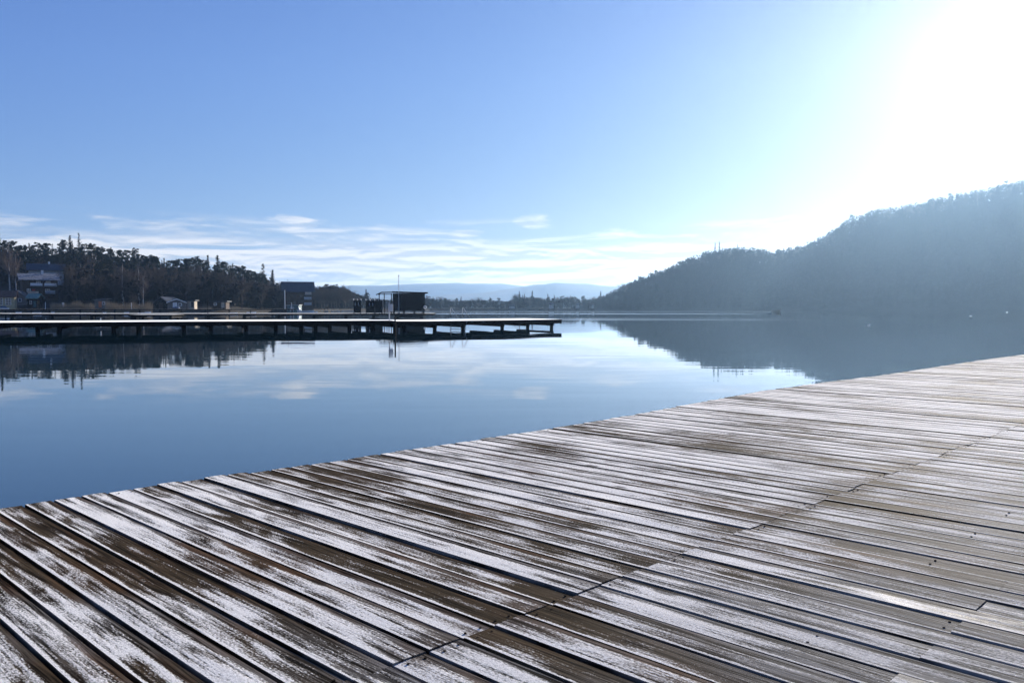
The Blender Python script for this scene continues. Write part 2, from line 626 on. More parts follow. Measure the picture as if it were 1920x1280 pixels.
# melted, drying part of the deck towards the right
melt = t.math('MULTIPLY', t.step(t.math('ADD', U, t.math('MULTIPLY', t.math('SUBTRACT', patch, 0.5), 2.2)), -2.0, -0.9), t.step(S, 8.0, 3.5))
near_edge = t.step(V, 0.16, 0.02)
far_edge = t.step(t.math('ADD', V, t.math('MULTIPLY', t.math('SUBTRACT', blot, 0.5), 0.9)), 0.72, 0.95)
butt = t.step(t.math('ABSOLUTE', t.math('ADD', U, 2.04)), 0.22, 0.02)
fv = t.math('ADD', t.math('MULTIPLY', blot, 0.95), t.math('MULTIPLY', patch, 0.74))
fv = t.math('ADD', fv, t.math('MULTIPLY', t.math('SUBTRACT', grain_w, 0.5), 0.55))
fv = t.math('ADD', fv, t.math('MULTIPLY', t.math('SUBTRACT', grain, 0.5), 0.40))
fv = t.math('ADD', fv, t.math('MULTIPLY', t.math('SUBTRACT', fine, 0.5), 0.62))
fv = t.math('ADD', fv, t.math('MULTIPLY', t.math('SUBTRACT', R, 0.5), 0.18))
fv = t.math('ADD', fv, t.math('MULTIPLY', near_edge, 0.40))
fv = t.math('SUBTRACT', fv, t.math('MULTIPLY', far_edge, 0.34))
fv = t.math('SUBTRACT', fv, t.math('MULTIPLY', butt, 0.10))
fv = t.math('SUBTRACT', fv, t.math('MULTIPLY', melt, 0.15))
fv = t.math('ADD', fv, t.math('MULTIPLY', t.step(S, 3.0, 9.0), 0.10))
gn = t.new('ShaderNodeNewGeometry')
top_face = t.step(t.sep(gn.outputs['True Normal'])[2], 0.90, 0.97)      # frost settles on what faces up
frost = t.math('MULTIPLY', t.step(fv, 0.725, 0.945), top_face)
frost = t.math('MULTIPLY', frost, t.math('SUBTRACT', 1.0, t.math('MULTIPLY', melt, 0.30)))
# bare wood
tone = t.step(t.math('ADD', t.math('MULTIPLY', grain, 0.6), t.math('MULTIPLY', grain_w, 0.4)), 0.40, 0.59)
warm = t.mix(tone, (0.018, 0.010, 0.006), (0.125, 0.066, 0.034))
moss = t.mix(tone, (0.016, 0.012, 0.007), (0.080, 0.056, 0.032))
brown = t.mix(t.step(t.math('ADD', blot, t.math('MULTIPLY', R, 0.4)), 0.45, 0.95), moss, warm)
grey = t.mix(tone, (0.010, 0.009, 0.008), (0.25, 0.24, 0.225))
gk = t.math('ADD', melt, t.math('MULTIPLY', t.step(t.math('ADD', patch, t.math('MULTIPLY', R, 0.3)), 0.52, 0.80), 0.75), clamp=True)
wood = t.mix(gk, brown, grey)
crack = t.step(grain_w, 0.33, 0.27)
wood = t.mix(t.math('MULTIPLY', crack, 0.85), wood, (0.012, 0.010, 0.008))
vo = t.new('ShaderNodeTexVoronoi')                       # knots
vo.inputs['Scale'].default_value = 1.0
t.l.new(t.comb(t.math('MULTIPLY', gu, 1.5), t.math('MULTIPLY', S, 4.2), R), vo.inputs['Vector'])
kd_ = t.math('ADD', vo.outputs['Distance'], t.math('MULTIPLY', t.math('SUBTRACT', fine, 0.5), 0.03))
knot = t.step(kd_, 0.115, 0.06)
ringk = t.math('MULTIPLY', t.step(kd_, 0.20, 0.10), t.math('ADD', 0.5, t.math('MULTIPLY', t.math('SINE', t.math('MULTIPLY', kd_, 260.0)), 0.5)))
wood = t.mix(t.math('MULTIPLY', ringk, 0.5), wood, (0.03, 0.02, 0.014))
wood = t.mix(t.math('MULTIPLY', knot, 0.8), wood, (0.016, 0.010, 0.007))
fcol = t.mix(t.step(t.math('ADD', t.math('MULTIPLY', speck, 0.6), t.math('MULTIPLY', fine, 0.4)), 0.30, 0.62), (0.22, 0.215, 0.205), (0.90, 0.875, 0.83))
frost = t.math('MULTIPLY', frost, t.math('SUBTRACT', 1.0, t.math('MULTIPLY', t.math('MAXIMUM', knot, t.math('MULTIPLY', crack, 0.7)), 0.75)))
t.l.new(t.mix(frost, wood, fcol), b.inputs['Base Color'])
gloss = t.math('MULTIPLY', t.step(t.math('ADD', R, t.math('MULTIPLY', blot, 0.25)), 1.06, 1.15), melt)   # a few boards still wet
wet = t.math('SUBTRACT', 0.74, t.math('MULTIPLY', gloss, 0.25))
t.l.new(t.math('ADD', t.math('MULTIPLY', frost, 0.18), wet), b.inputs['Roughness'])
t.l.new(t.math('ADD', 0.012, t.math('MULTIPLY', gloss, 0.035)), b.inputs['Specular IOR Level'])
t.l.new(t.math('MULTIPLY', frost, 0.40), b.inputs['Sheen Weight'])
b.inputs['Sheen Roughness'].default_value = 0.4
b.inputs['Sheen Tint'].default_value = (1.0, 0.96, 0.9, 1)
hg = t.math('ADD', t.math('MULTIPLY', t.math('MULTIPLY', grain, t.math('SUBTRACT', 1.0, t.math('MULTIPLY', frost, 0.5))), 0.0026), t.math('MULTIPLY', frost, 0.0022))
hg = t.math('ADD', hg, t.math('MULTIPLY', t.math('MULTIPLY', speck, frost), 0.0014))
hg = t.math('SUBTRACT', hg, t.math('MULTIPLY', crack, 0.002))
bp = t.new('ShaderNodeBump')
bp.inputs['Strength'].default_value = 0.8
bp.inputs['Distance'].default_value = 1.0
t.l.new(hg, bp.inputs['Height'])
t.l.new(bp.outputs[0], b.inputs['Normal'])
M['plank'] = m
M['dark_wood'] = simple('dark_wet_timber', (0.03, 0.024, 0.018), 0.75, 0.35, 4.0, 0.25)
M['screw'] = simple('rusty_screw', (0.02, 0.014, 0.010), 0.9, 0.3, 30.0, 0.02)

deck = empty('boardwalk', (0, 0, DECK))
deck.rotation_euler = (0, 0, math.atan2(U_AX.y, U_AX.x))     # local x = along planks, local y = along the edge
tag(deck, kind='structure')


def plank_geo(u0, u1, s_near, r, rr):
    """one board: rounded edges, slight cup, tilt and bow; returns verts, faces, deck uv, plank uv"""
    w_ = PITCH_P - rr.uniform(0.009, 0.0155)
    cup = rr.uniform(-0.0016, 0.0022)
    tilt = rr.uniform(-0.016, 0.016)
    dz = rr.uniform(-0.004, 0.004)
    e = 0.0032
    prof = [(0, -.045), (0, -.007), (e * .3, -.0022), (e, 0), (w_ * .5, cup), (w_ - e, 0), (w_ - e * .3, -.0022), (w_, -.007), (w_, -.045)]
    n = len(prof)
    L = u1 - u0
    st = [0, 0.33, 0.67, 1.0]
    bow = rr.uniform(-0.0035, 0.0035)
    skew = rr.uniform(-0.002, 0.002)
    vs, uvd_, uvp_ = [], [], []
    for a in st:
        off = bow * 4 * a * (1 - a) + skew * (a - .5)
        for (q, z) in prof:
            vs.append((u0 + L * a, s_near + q + off, z + tilt * (q - w_ / 2) + dz))
            uvd_.append((u0 + L * a, s_near + q))
            uvp_.append((q / w_, r))
    fs = []
    for i in range(len(st) - 1):
        for j in range(n - 1):
            k = i * n + j
            fs.append((k, k + n, k + n + 1, k + 1))
    fs.append(tuple(range(n)))
    fs.append(tuple(reversed(range((len(st) - 1) * n, len(st) * n))))
    return vs, fs, uvd_, uvp_


def plank_mesh(name, vs, fs, uvd_, uvp_):
    me = mesh_of(name, vs, fs, M['plank'])
    a = me.uv_layers.new(name='deck')
    c = me.uv_layers.new(name='plank')
    for li, lp in enumerate(me.loops):
        a.data[li].uv = uvd_[lp.vertex_index]
        c.data[li].uv = uvp_[lp.vertex_index]
    return me


prng = random.Random(5)
rest = [[], [], [], []]
screw_mb = MB()
n_pl = 0
for n in range(-16, 215):
    s_n = S0 + n * PITCH_P
    u_edge = interp(EDGE, s_n + .07) + prng.uniform(-.012, .012)
    j1 = -2.04 + prng.uniform(-.012, .012)
    g1 = prng.choice((.0003, .0005, .0008, .0015))
    j2 = -0.89 + prng.uniform(-.006, .006) if n % 2 else 1.6
    segs = [(u_edge, j1 - g1), (j1 + g1, j2 - g1), (j2 + g1, j2 + 3.1)]
    for k, (a, c) in enumerate(segs):
        rr = random.Random(n * 7 + k * 1013 + 3)
        geo = plank_geo(a, c, s_n, rr.random(), rr)
        seen = (k == 0 and -5 <= n < 185) or (k == 1 and -5 <= n < 58) or (k == 2 and n % 2 and 5 <= n < 24)
        if seen:
            link('plank', plank_mesh('plank', *geo), deck)
            n_pl += 1
        else:
            off = len(rest[0])
            rest[0] += geo[0]
            rest[1] += [tuple(i + off for i in f) for f in geo[1]]
            rest[2] += geo[2]
            rest[3] += geo[3]
    # two screws at each board end and over the joists
    if -5 <= n < 50:
        if prng.random() < .35:
            continue
        for uc in (j1 - .03, j1 + .03, u_edge + .07, (j2 - .03 if n % 2 else -1.2)):
            for q in (.035, .105):
                cu, cs = uc + prng.uniform(-.006, .006), s_n + q + prng.uniform(-.006, .006)
                screw_mb.tube([(cu, cs, -.012), (cu, cs, .0005)], .0048, .0048, 7)
tag(link('plank_run', plank_mesh('plank_run', *rest), deck), kind='stuff')
tag(screw_mb.build('screws', M['screw'], deck), kind='stuff')
# beams and piles below
for uc in (-5.0, -3.5, -2.04, -0.89, 0.6, 2.0):
    MB().box(uc - .06, uc + .06, -1.2, 33.0, -.26, -.052).build('beam', M['dark_wood'], deck)
for k in range(9):
    for uc in (-4.7, -1.5):
        MB().tube([(uc, 0.5 + 3.8 * k, -2.0), (uc, 0.5 + 3.8 * k, -.262)], .13, .12, 12).build('pile', M['dark_wood'], deck)


# ------------------------------------------------------------------ trees
def rand_unit(n, g):
    v = g.normal(size=(n, 3))
    return v / np.linalg.norm(v, axis=1, keepdims=True)


def prisms(segs, k=4):
    """segs: list of (p0, p1, r0, r1) -> verts, tris (k-sided tapered prisms)"""
    vs, ts = [], []
    for p0, p1, r0, r1 in segs:
        p0, p1 = np.asarray(p0, float), np.asarray(p1, float)
        d = p1 - p0
        d = d / (np.linalg.norm(d) + 1e-9)
        a = np.cross(d, (0.3, 0.9, 0.1) if abs(d[2]) > 0.9 else (0, 0, 1))
        a /= np.linalg.norm(a)
        c = np.cross(d, a)
        base = len(vs)
        for p, r in ((p0, r0), (p1, r1)):
            for j in range(k):
                th = 2 * math.pi * j / k
                vs.append(p + r * (math.cos(th) * a + math.sin(th) * c))
        for j in range(k):
            j2 = (j + 1) % k
            ts += [(base + j, base + j2, base + k + j2), (base + j, base + k + j2, base + k + j)]
    return vs, ts


def slivers(p0, p1, wd, g):
    """thin flat triangles for twigs"""
    p0, p1 = np.asarray(p0), np.asarray(p1)
    d = p1 - p0
    sd_ = np.cross(d, rand_unit(len(p0), g))
    sd_ /= np.linalg.norm(sd_, axis=1, keepdims=True) + 1e-9
    wv_ = np.asarray(wd).reshape(-1, 1)
    v = np.stack([p0 - sd_ * wv_, p0 + sd_ * wv_, p1], axis=1).reshape(-1, 3)
    return v, np.arange(len(v)).reshape(-1, 3)


def sprays(c, size, g, flat=0.5, elong=1.6):
    """small leaf-like triangles pairs round centres c"""
    n = len(c)
    a = rand_unit(n, g)
    a[:, 2] *= flat
    a /= np.linalg.norm(a, axis=1, keepdims=True)
    b_ = np.cross(a, rand_unit(n, g))
    b_ /= np.linalg.norm(b_, axis=1, keepdims=True) + 1e-9
    s_ = np.asarray(size).reshape(-1, 1) * g.uniform(.6, 1.3, (n, 1))
    v = np.stack([c - a * s_ * elong * .5, c + b_ * s_ * .5, c + a * s_ * elong * .5, c - b_ * s_ * .5], axis=1).reshape(-1, 3)
    k = np.arange(n) * 4
    ts = np.concatenate([np.stack([k, k + 1, k + 2], 1), np.stack([k, k + 2, k + 3], 1)])
    return v, ts


def join(parts):
    vs, ts, off = [], [], 0
    for v, t_ in parts:
        if len(v) == 0:
            continue
        vs.append(np.asarray(v, float))
        ts.append(np.asarray(t_, int) + off)
        off += len(v)
    return np.concatenate(vs), np.concatenate(ts)


def bare_tree(seed, H=12.0, spread=0.42, n1=26, up=0.9, twigs=9, clear=0.22):
    g = np.random.default_rng(seed)
    trunk, limbs, tw0, tw1 = [], [], [], []
    pts = [np.zeros(3)]
    for k in range(1, 9):
        pts.append(np.array([g.normal(0, .03) * H * .25, g.normal(0, .03) * H * .25, H * .92 * k / 8]) * 1.0)
        pts[-1][:2] = pts[-2][:2] * .6 + pts[-1][:2] * .6
    r = lambda z: 0.018 * H * (1 - z / H) ** 1.1 + 0.012
    for k in range(8):
        trunk.append((pts[k] - (0, 0, .4 if k == 0 else 0), pts[k + 1], r(pts[k][2]), r(pts[k + 1][2])))
    for i in range(n1):
        h = clear + (0.97 - clear) * (i + g.uniform(0, 1)) / n1
        z = h * H * .92
        k = min(7, int(z / (H * .92) * 8))
        f = (z - pts[k][2]) / (pts[k + 1][2] - pts[k][2])
        p = pts[k] * (1 - f) + pts[k + 1] * f
        az = g.uniform(0, 2 * math.pi)
        L = H * spread * (math.sin(min(1, (h - clear) / (1 - clear) * 1.15 + .22) * math.pi) ** .7 + .15) * g.uniform(.7, 1.15)
        d = np.array([math.cos(az), math.sin(az), up * g.uniform(.6, 1.5)])
        d /= np.linalg.norm(d)
        q = p
        rr_ = r(z) * .5
        for sgm in range(3):
            d2 = d + g.normal(0, .16, 3) + np.array([0, 0, .10])
            d2 /= np.linalg.norm(d2)
            q2 = q + d2 * L / 3
            limbs.append((q, q2, rr_ * (1 - sgm * .28), rr_ * (1 - (sgm + 1) * .28)))
            for _ in range(3):
                e = q + (q2 - q) * g.uniform(.2, 1)
                ed = d2 * .6 + rand_unit(1, g)[0] * .8 + np.array([0, 0, .3])
                ed /= np.linalg.norm(ed)
                e2 = e + ed * L * g.uniform(.22, .4)
                limbs.append((e, e2, rr_ * .35, .008))
                m_ = twigs
                fr = g.uniform(.15, 1, (m_, 1))
                s0 = e + (e2 - e) * fr
                td = ed * .7 + rand_unit(m_, g) * .75 + np.array([0, 0, .22])
                td /= np.linalg.norm(td, axis=1, keepdims=True)
                tw0.append(s0)
                tw1.append(s0 + td * L * g.uniform(.14, .34, (m_, 1)))
            q, d = q2, d2
    tr = prisms(trunk, 6)
    cr = join([prisms(limbs, 3), slivers(np.concatenate(tw0), np.concatenate(tw1), g.uniform(.018, .04, sum(len(x) for x in tw0)), g)])
    return tr, cr


def spruce_tree(seed, H=14.0, base_r=2.5, gaps=0.0):
    g = np.random.default_rng(seed)
    tr = prisms([((0, 0, -.5), (0, 0, H * .5), .2, .13), ((0, 0, H * .5), (0, 0, H * .985), .13, .015)], 6)
    c, sz, limbs = [], [], []
    z = H * .06
    while z < H * .97:
        f = z / H
        R_ = base_r * (1 - f) ** .85 * g.uniform(.75, 1.15) + .1
        nb = max(4, int(9 * (1 - f) + 4))
        for j in range(nb):
            if g.uniform() < gaps:
                continue
            az = g.uniform(0, 2 * math.pi)
            L = R_ * g.uniform(.65, 1.15)
            droop = -.25 + .45 * f
            m_ = max(3, int(L / .22))
            u = (np.arange(m_) + g.uniform(.2, .8)) / m_
            x = np.stack([np.cos(az) * u * L, np.sin(az) * u * L, z + droop * L * u + .18 * L * u * u], 1)
            x += g.normal(0, .07, x.shape)
            c.append(x)
            sz.append(np.full(m_, .42 * (1.15 - .5 * f)) * (1.1 - .4 * u))
            limbs.append(((0, 0, z), tuple(x[-1]), .03, .008))
        z += H * .024 * (1.25 - .4 * f)
    # leader
    c.append(np.stack([g.normal(0, .05, 8), g.normal(0, .05, 8), np.linspace(H * .92, H, 8)], 1))
    sz.append(np.full(8, .16))
    cr = join([sprays(np.concatenate(c), np.concatenate(sz), g, .35, 1.7), prisms(limbs, 3)])
    return tr, cr


def pine_tree(seed, H=14.0, crown=0.45, wide=2.4):
    g = np.random.default_rng(seed)
    lean = g.normal(0, .25, 2)
    top = np.array([lean[0], lean[1], H * .93])
    tr = [((0, 0, -.5), (lean[0] * .4, lean[1] * .4, H * .5), .2, .15), ((lean[0] * .4, lean[1] * .4, H * .5), tuple(top), .15, .05)]
    c, sz, limbs = [], [], []
    for k in range(int(17 + wide * 4)):
        f = g.uniform(0, 1) ** .8
        z = H * (1 - crown) + H * crown * f
        R_ = wide * math.sqrt(max(.05, 1 - (abs(f - .42) / .62) ** 2)) * g.uniform(.3, 1.05)
        az = g.uniform(0, 2 * math.pi)
        ctr = np.array([lean[0] * z / H + math.cos(az) * R_, lean[1] * z / H + math.sin(az) * R_, z + g.uniform(-.2, .5)])
        rad = g.uniform(.5, 1.0)
        m_ = 46
        x = rand_unit(m_, g) * g.uniform(.2, 1, (m_, 1)) ** .5 * rad * np.array([1.15, 1.15, .6]) + ctr
        c.append(x)
        sz.append(np.full(m_, .34))
        limbs.append(((lean[0] * (z - .6) / H, lean[1] * (z - .6) / H, z - .6), tuple(ctr), .05, .015))
    return prisms(tr, 6), join([sprays(np.concatenate(c), np.concatenate(sz), g, .6, 1.5), prisms(limbs, 3)])


KIND = {}


def kind(key, name, gen, trunk_mat, crown_mat, H):
    tr, cr = gen
    KIND[key] = (name, tri_mesh('trunk', tr[0], tr[1], [trunk_mat]), tri_mesh('crown', cr[0], cr[1], [crown_mat]), H)


for k in range(5):
    kind(f'bare{k}', 'bare_tree', bare_tree(20 + k, 12.0, [.36, .42, .30, .46, .38][k], [24, 28, 22, 30, 26][k], [.9, .7, 1.3, .6, 1.0][k], 9), M['bark'], M['twig'], 12.0)
for k in range(2):
    kind(f'birch{k}', 'birch_tree', bare_tree(40 + k, 12.0, .27, 24, 1.5, 9, .25), M['birch_bark'], M['twig_birch'], 12.0)
for k in range(4):
    kind(f'spruce{k}', 'spruce_tree', spruce_tree(60 + k, 14.0, [2.3, 2.8, 2.0, 2.6][k], [0, .1, .15, .3][k]), M['bark'], M['spruce'], 14.0)
for k in range(5):
    kind(f'pine{k}', 'pine_tree', pine_tree(80 + k, 14.0, [.42, .5, .38, .6, .7][k], [2.2, 2.7, 2.0, 2.5, 2.9][k]), M['bark'], M['pine'], 14.0)

trng = random.Random(31)


def tree(key, px, Y, z, h, label, group=None, cat='tree', parts=True, wide=1.0):
    name, tm, cm, H = KIND[key]
    k = h / H
    o = empty(name, ((px - 960) / F * Y * 1.0008, Y, z), trng.uniform(0, 6.28), (k * wide, k * wide, k))
    link('trunk', tm, o)
    link('crown', cm, o)
    return tag(o, label, cat, group)


LOOK = {'pine': 'dark green pine', 'spruce': 'dark pointed spruce', 'bare': 'leafless brown tree', 'birch': 'slender leafless birch'}


def zone(px, pts):
    for lim, txt in pts:
        if px < lim:
            return txt
    return pts[-1][1]


def slope_label(kd, px, tt):
    row = 'on the ridge' if tt > .93 else 'high on the slope' if tt > .6 else 'midway down the slope' if tt > .3 else 'at the foot of the slope'
    where = zone(px, ((0, 'at the far left edge'), (60, 'above the yellow cottage'), (125, 'behind the chalet'), (175, 'between chalet and kiosk'), (215, 'above the kiosk'), (280, 'above the reeds right of the kiosk'),
                      (350, 'above the boathouses'), (390, 'above the little pale shed'), (440, 'above the wide brown shed'), (490, 'right of the sheds'), (9999, 'next to the hotel')))
    lab = f'{LOOK[kd]} {row} {where}'
    return lab, f'{kd} trees {row} {where}'


def shore_label(kd, px, rk):
    where = zone(px, ((625, 'right beside the hotel'), (660, 'between hotel and cabins'), (705, 'behind the changing cabins'), (800, 'behind the bathing hut'), (840, 'just right of the bathing hut'), (890, 'behind the ladder rails'),
                      (960, 'left of the spruce cluster'), (1010, 'around the spruce cluster'), (1060, 'beyond the pier end'), (1110, 'right of the pier end'), (9999, 'at the foot of the hill')))
    row = ('back row', 'middle row', 'water edge')[rk]
    look = {'bare': 'leafless hazy tree', 'pine': 'rounded hazy pine', 'spruce': 'small hazy spruce'}[kd]
    return f'{look} on the far shore {where}, {row}', f'{kd} far shore {where} {row}'


def skyline_label(px):
    where = zone(px, ((1210, 'low left end'), (1260, 'lower left flank'), (1320, 'upper left flank'), (1370, 'beside the two thin spruces'), (1430, 'rounded lower top'), (1480, 'dip between the two tops'), (1540, 'lower steep rise'),
                      (1610, 'upper steep rise'), (1680, 'shoulder above the steep rise'), (1760, 'long gentle crest'), (1840, 'crest below the sun'), (9999, 'right end')))
    return f'tree on the hill skyline across the lake, {where}', f'hill skyline trees, {where}'


# wooded slope on the left: row by row from the ridge down to the shore
HOUSE_ZONE = [(-90, 128, 335), (275, 435, 292), (168, 205, 290), (522, 600, 352)]
n_left = 0
rows = [(1.00, 17, ('pine', 'pine', 'pine', 'pine', 'spruce')), (0.86, 17, ('pine', 'pine', 'spruce')), (0.70, 19, ('pine', 'spruce', 'pine', 'bare')),
        (0.52, 20, ('pine', 'spruce', 'bare', 'bare')), (0.36, 21, ('bare', 'bare', 'spruce', 'pine', 'birch')), (0.22, 25, ('bare', 'birch', 'bare', 'spruce')),
        (0.11, 30, ('bare', 'bare', 'birch'))]
for ti, (tt, step_px, kinds) in enumerate(rows):
    px = -75.0
    while px < 545:
        px += step_px * trng.uniform(.75, 1.25)
        ys, yr = interp(SHORE_L, px), ridge_l(px)
        Y = ys + (yr - ys) * (tt + trng.uniform(-.05, .05))
        if any(a < px < c and Y < yy + 5 for a, c, yy in HOUSE_ZONE):
            continue
        if px > 470 and tt > .9 and trng.random() < .4:
            continue
        kd = trng.choice(kinds)
        z = left_z(px, Y)
        sky_y = interp(SKY_L, px)
        h = {'pine': trng.uniform(12, 16), 'spruce': trng.uniform(11.5, 16.5), 'bare': trng.uniform(10.5, 15.5), 'birch': trng.uniform(11, 14)}[kd]
        # keep to the photographed skyline
        hmax = elev(sky_y - trng.uniform(-7, 5)) * Y + EYE - z
        h = max(4.5, min(h, hmax))
        key = kd + str(trng.randrange({'pine': 5, 'spruce': 4, 'bare': 5, 'birch': 2}[kd]))
        tree(key, px, Y, z - .1, h, *slope_label(kd, px, tt))
        n_left += 1


def top_tree(key, px, py, Y, label, wide=1.0, base=None):
    z = left_z(px, Y) if base is None else base
    h = elev(py) * Y + EYE - z
    return tree(key, px, Y, z - .1, h, label, None, 'tree', True, wide)


# trees that can be picked out
top_tree('spruce3', 152, 436, 430, 'sparse spruce with thin pointed top standing highest on the left ridge', 1.0)
top_tree('spruce1', 135, 440, 432, 'ragged double-topped spruce on the left ridge beside the thin pointed one', 1.15)
top_tree('spruce0', 2, 436, 400, 'dark spruce at the far left edge of the lake view', 1.2)
top_tree('birch0', 21, 452, 330, 'tall pale-trunked birch rising behind the white balconied chalet', .9)
top_tree('birch1', 33, 470, 318, 'forked pale birch left of the white balconied chalet', .9)
top_tree('spruce2', 392, 477, 395, 'dark spruce standing proud of the slope just left of the fan-shaped one', 1.2)
top_tree('spruce1', 410, 477, 390, 'broad fan-shaped conifer standing proud on the falling left ridge', 1.5)
top_tree('spruce3', 495, 493, 345, 'tall spruce with bare spire near the end of the left wood', 1.25)
top_tree('spruce0', 512, 504, 348, 'dense dark conifer at the right end of the left wood', 1.35)
top_tree('pine3', 488, 512, 350, 'bushy pine in front of the spire-topped spruce', 1.2)
top_tree('bare2', 541, 519, 372, 'small spiky bare tree showing above the hotel roof', .7)
top_tree('bare3', 526, 524, 365, 'thin bare tree left of the hotel roof', .7)
top_tree('birch0', 232, 487, 285, 'large pale birch with several stems in front of the left wood', 1.3)
top_tree('birch1', 262, 495, 288, 'wide grey birch beside the dark boathouse', 1.3)
top_tree('bare1', 305, 493, 300, 'round brown leafless tree above the boathouses', 1.2)
top_tree('bare3', 250, 548, 268, 'small pale-branched tree on the bank right of the kiosk', .8)
top_tree('bare0', 130, 500, 300, 'large dark bare tree right of the chalet', 1.2)
top_tree('bare4', 160, 505, 296, 'brown bare tree above the kiosk with the orange door', 1.2)

for px, py, kd, lab in ((519, 530, 'bare1', 'leafless tree filling the gap between the wood and the hotel'), (530, 540, 'bare4', 'lower leafless tree at the left corner of the hotel'),
                        (557, 530, 'bare0', 'leafless crown showing behind the middle of the hotel roof'), (584, 537, 'bare2', 'leafless tree behind the right corner of the hotel'),
                        (592, 541, 'bare3', 'wide leafless tree just right of the hotel'), (600, 534, 'bare1', 'tall lacy leafless tree right of the hotel'),
                        (618, 533, 'bare0', 'second tall lacy leafless tree right of the hotel'), (632, 531, 'bare3', 'broad bare crown highest between hotel and cabins'),
                        (645, 536, 'bare4', 'bare tree on the falling treeline towards the cabins'), (657, 541, 'bare2', 'narrow bare tree left of the leftmost cabin')):
    top_tree(kd, px, py, max(366, interp(SHORE_L, px) + 14), lab, 1.25)
for i in range(14):
    px = 588 + i * 5.6 + trng.uniform(-2, 2)
    py = 534 + max(0, px - 640) * .35 + trng.uniform(-2, 6)
    tree(f'bare{i % 5}', px, 385 + trng.uniform(0, 35), 1.5, elev(py) * 400 + EYE - 1.5, 'lacy leafless tree in the row between the hotel and the changing cabins', 'bare trees between hotel and cabins', wide=1.2)
# low wooded shore in the middle distance
TOP_M = [(590, 545), (600, 537), (612, 532), (640, 533), (665, 545), (690, 553), (720, 557), (760, 558), (800, 553), (850, 560), (900, 557), (955, 560), (965, 551),
         (1000, 552), (1020, 556), (1060, 553), (1100, 557), (1130, 553), (1165, 546)]
for rk, (dY, stp) in enumerate(((38, 8), (20, 9), (6, 12))):
    px = 588.0 - rk * 4
    while px < 1160:
        px += stp * trng.uniform(.7, 1.3)
        Y = interp(SHORE_L, px) + dY + trng.uniform(-5, 5)
        z = left_z(px, Y)
        h = (elev(interp(TOP_M, px) + rk * 4 + trng.uniform(-4, 8)) * Y + EYE - z)
        kd = trng.choice(('bare', 'bare', 'bare', 'pine')) if px < 800 else trng.choice(('bare', 'bare', 'pine', 'spruce', 'pine'))
        key = kd + str(trng.randrange({'pine': 5, 'spruce': 4, 'bare': 5}[kd]))
        tree(key, px, Y, z - .1, max(4.0, h), *shore_label(kd, px, rk), wide=1.35)
for px, py, lab in ((687, 541, 'lone pointed spruce left of the bathing hut on the far shore'), (974, 545, 'tallest pointed spruce of the cluster on the middle far shore'),
                    (998, 544, 'broad dark spruce right of the tallest cluster spruce on the far shore'), (983, 550, 'narrow spruce between the two tall cluster spruces'),
                    (1027, 550, 'dark spruce standing apart right of the far shore cluster'), (1039, 552, 'rounded conifer right of the far shore cluster'),
                    (1126, 545, 'dark conifer at the foot of the wooded hill')):
    Y = interp(SHORE_L, px) + 25
    top_tree('spruce0', px, py, Y, lab, 1.3)

# forest on the hill across the lake: one mass
M['hill_forest'], t, b = new_mat('hill_forest')
at_n = t.new('ShaderNodeAttribute', attribute_name='tint')
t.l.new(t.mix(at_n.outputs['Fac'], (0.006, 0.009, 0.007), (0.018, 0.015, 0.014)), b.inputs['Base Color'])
b.inputs['Roughness'].default_value = 0.9
b.inputs['Specular IOR Level'].default_value = 0.1


def wood_mass(name, label, spots, per_tree, size, seed):
    """one mass of small trees; spots yields (x, y, z, height, conifer)"""
    g = np.random.default_rng(seed)
    cs, szs, tints = [], [], []
    for x0, Y, z, h, conif in spots:
        R_ = h * g.uniform(.17, .28)
        m_ = per_tree
        u = g.uniform(0, 1, m_)
        if conif:
            zz = .05 + .95 * u
            rad = (1 - u) ** .8 * .8
        else:
            zz = .12 + .86 * u
            rad = np.sqrt(np.maximum(.02, 1 - (np.abs(u - .45) / .6) ** 2))
        az = g.uniform(0, 2 * math.pi, m_)
        k_ = np.sqrt(g.uniform(0, 1, m_)) * R_ * rad
        cs.append(np.stack([x0 + np.cos(az) * k_, Y + np.sin(az) * k_, z + zz * h], 1))
        szs.append(np.full(m_, h * size))
        tints.append(np.full(m_, (g.uniform(0, .2) if conif else g.uniform(.5, 1.0))))
    v, ts = sprays(np.concatenate(cs), np.concatenate(szs), g, .8, 1.5)
    tn = np.concatenate(tints)
    o = link(name, tri_mesh(name, v, ts, [M['hill_forest']], None, np.concatenate([tn, tn])))
    return tag(o, label, 'forest', kind='stuff')


g = np.random.default_rng(77)
spots = []
for i in range(14500):
    px = 1085 + (2330 - 1085) * g.uniform() ** .95
    ys, yr = interp(SHORE_R, px), interp(RIDGE_R, px)
    Y = ys + 2 + (yr - ys) * g.uniform() ** .8 * 1.08
    h = g.uniform(7.0, 12.5) * min(1.0, max(.35, (px - 1075) / 130))
    conif = g.uniform() < (.30 if float(vnoise(px * .012, Y * .012, 21)) > .45 else .1)
    spots.append(((px - 960) / F * Y * 1.0008, Y, hill_z(px, Y), h, conif))
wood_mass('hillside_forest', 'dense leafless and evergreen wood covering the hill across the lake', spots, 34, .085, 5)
spots = []
for i in range(3600):
    px = g.uniform(-95, 560)
    ys, yr = interp(SHORE_L, px), ridge_l(px)
    Y = ys + (yr - ys) * g.uniform(.10, 1.05)
    if any(a - 4 < px < c + 4 and Y < yy + 8 for a, c, yy in HOUSE_ZONE):
        continue
    z = left_z(px, Y)
    h = min(g.uniform(5.0, 10.5), elev(interp(SKY_L, px) + 12) * Y + EYE - z)
    if h < 2.0:
        continue
    spots.append(((px - 960) / F * Y * 1.0008, Y, z, h, g.uniform() < (.55 if Y > ys + 70 else .25)))
